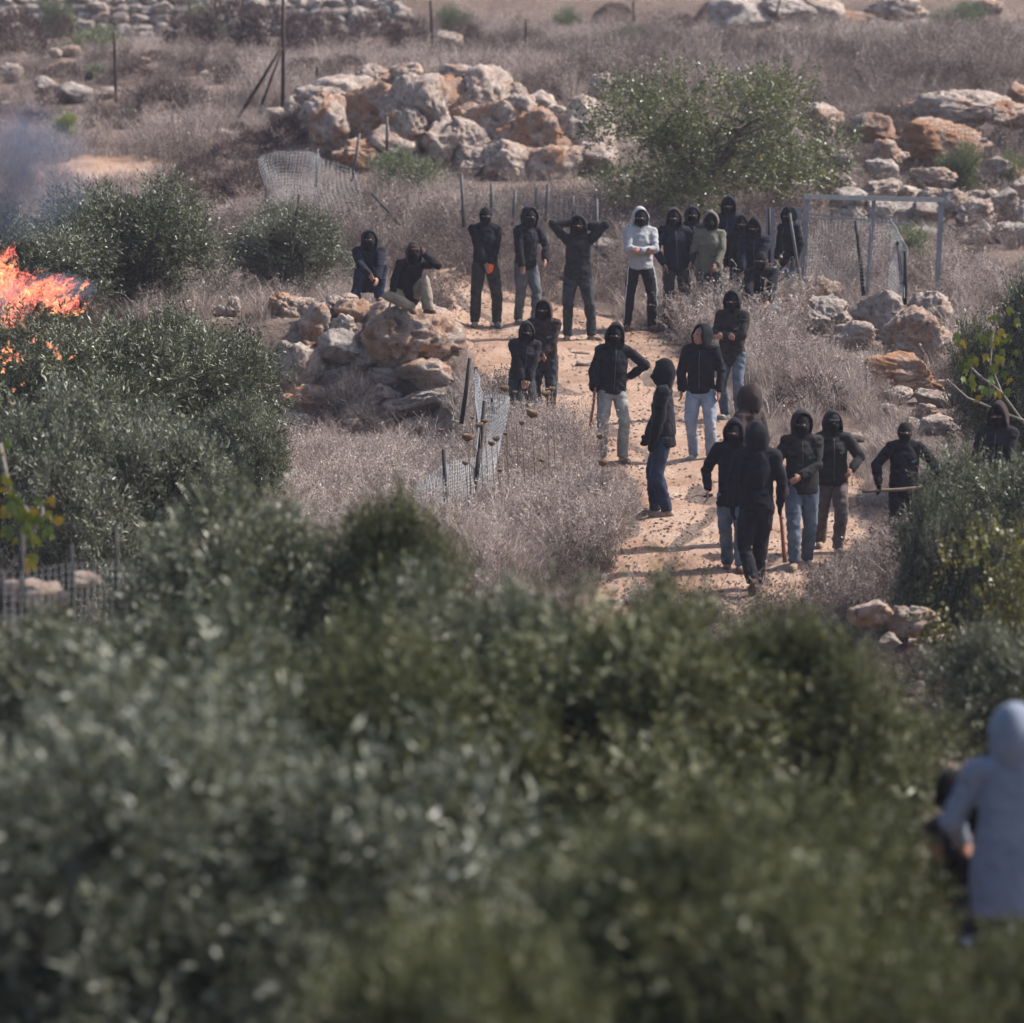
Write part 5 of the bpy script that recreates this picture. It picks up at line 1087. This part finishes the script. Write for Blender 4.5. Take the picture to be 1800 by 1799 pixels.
def lick(px, py, d, L, wd, dx, v):
    p = np.array(at(px, py, d) - L0); dirn = unit(np.array([dx + rg.normal(0, .25), rg.normal(0, .25), 1])); s = unit(np.cross(dirn, (0, 1, 0))); K = 9; pts = []; rad = []
    for i in range(K):
        t = i/(K-1); pts.append(p + dirn*L*t + s*.12*L*math.sin(t*6+px)*t + rg.normal(0, .012, 3)); rad.append((max(wd*(math.sin(math.pi*(t**.7*.86+.1)))*(1-.55*t), .003), max(wd*.45*math.sin(math.pi*(t**.7*.86+.1)), .002)))
    mb = MB(); mb.tube(pts, rad, 8); k = np.clip(np.repeat(v - .25*np.linspace(0, 1, K), 8), 0, 1); return mb, k
fm = MB(); fv = []
for cx, cy, sx, sy, k, L, wd, dx in [(5, 500, 14, 40, 26, .34, .07, .3), (25, 530, 22, 22, 34, .30, .07, .9), (70, 520, 26, 18, 44, .24, .06, 1.6), (105, 545, 24, 10, 34, .17, .05, 1.3), (95, 512, 26, 10, 26, .15, .04, 1.4), (-40, 520, 30, 50, 40, .34, .06, .4), (15, 570, 20, 14, 22, .2, .05, .8), (150, 503, 4, 3, 4, .07, .02, .8), (130, 525, 8, 4, 7, .09, .025, 1.2)]:
    for _ in range(int(k*1.7)):
        b_, v_ = lick(rg.normal(cx, sx*.6), rg.normal(cy, sy*.6), 52.3 + rg.normal(0, .2), L*rg.uniform(.5, 1.2), wd*rg.uniform(.3, .85), dx, rg.uniform(-.05, .45)); fm.add(b_.v, b_.f); fv += list(v_)
me = fm.mesh('flames'); smooth(me); a_ = me.attributes.new('v', 'FLOAT', 'POINT'); a_.data.foreach_set('value', np.array(fv, np.float32)); me.materials.append(M['fire']); tag(link(bpy.data.objects.new('flames', me), fr), kind='stuff')
fm = MB(); fv = []
for px, py in [(85, 608), (88, 612), (40, 632), (60, 600), (42, 600), (38, 677), (15, 708), (25, 715), (22, 690), (100, 625), (103, 634), (125, 631), (62, 596), (5, 655), (12, 610), (20, 620), (28, 630), (8, 640), (35, 640), (95, 622), (5, 618), (2, 630), (10, 625), (16, 632)]:
    b_, v_ = lick(px, py, 50.1, rg.uniform(.035, .08), rg.uniform(.014, .026), .4, .35); fm.add(b_.v, b_.f); fv += list(v_)
me = fm.mesh('burning_twigs'); a_ = me.attributes.new('v', 'FLOAT', 'POINT'); a_.data.foreach_set('value', np.array(fv, np.float32)); me.materials.append(M['fire']); tag(link(bpy.data.objects.new('burning_twigs', me), fr), kind='stuff')
def _smoke(dens, col):
    def f(n, l, b, o):
        n.remove(b); v = N(n, 'VolumePrincipled'); tc = N(n, 'TexCoord').outputs['Object']
        ln = N(n, 'VectorMath', operation='LENGTH'); l.new(tc, ln.inputs[0])
        fall = N(n, 'MapRange'); l.new(ln.outputs['Value'], fall.inputs[0]); fall.inputs[1].default_value = 1.0; fall.inputs[2].default_value = .25; fall.inputs[3].default_value = 0; fall.inputs[4].default_value = 1
        r_ = ramp(n, l, noise(n, l, tc, 1.7, 4, .6, .6), [(.36, (0, 0, 0)), (.66, (1, 1, 1))]); mu = N(n, 'Math', operation='MULTIPLY'); l.new(fall.outputs[0], mu.inputs[0]); l.new(r_, mu.inputs[1])
        m2 = N(n, 'Math', operation='MULTIPLY'); l.new(mu.outputs[0], m2.inputs[0]); m2.inputs[1].default_value = dens; l.new(m2.outputs[0], v.inputs['Density']); v.inputs['Color'].default_value = (*col, 1); l.new(v.outputs[0], o.inputs['Volume'])
    return f
M['smoke'] = mat('smoke', _smoke(4.5, (.17, .21, .32))); M['smoke_thin'] = mat('smoke_thin', _smoke(5, (.42, .44, .60)))
for lab, px, py, d, rx, rz, m in [('blue-grey smoke drifting up above the flames at the left edge', 25, 300, 58, 1.1, 1.0, 'smoke'), ('thin pale smoke streaming right from the flames', 95, 508, 53.2, .55, .22, 'smoke_thin'), ('dark smoke inside the flames at the left edge', 5, 535, 52.2, .35, .4, 'smoke_thin')]:
    mb = MB(); mb.ell((0, 0, 0), (1, 1, 1), None, 20, 12); o = mb.build('smoke', M[m]); o.location = at(px, py, d); o.scale = (rx, .5 if m == 'smoke' else .25, rz); tag(o, lab, 'smoke', kind='stuff')

finish_people()

# ================================================================== HAZE
def _haze(n, l, b, o):
    n.remove(b); v = N(n, 'VolumePrincipled'); v.inputs['Density'].default_value = .0004; v.inputs['Color'].default_value = (.82, .80, .96, 1); v.inputs['Anisotropy'].default_value = .2; l.new(v.outputs[0], o.inputs['Volume'])
hz = MB(); hz.box((0, 100, 13.2), (96, 166, 15)); ho = hz.build('haze', mat('haze', _haze), None, False); tag(ho, 'thin bluish haze over the hillside', 'haze', kind='stuff')
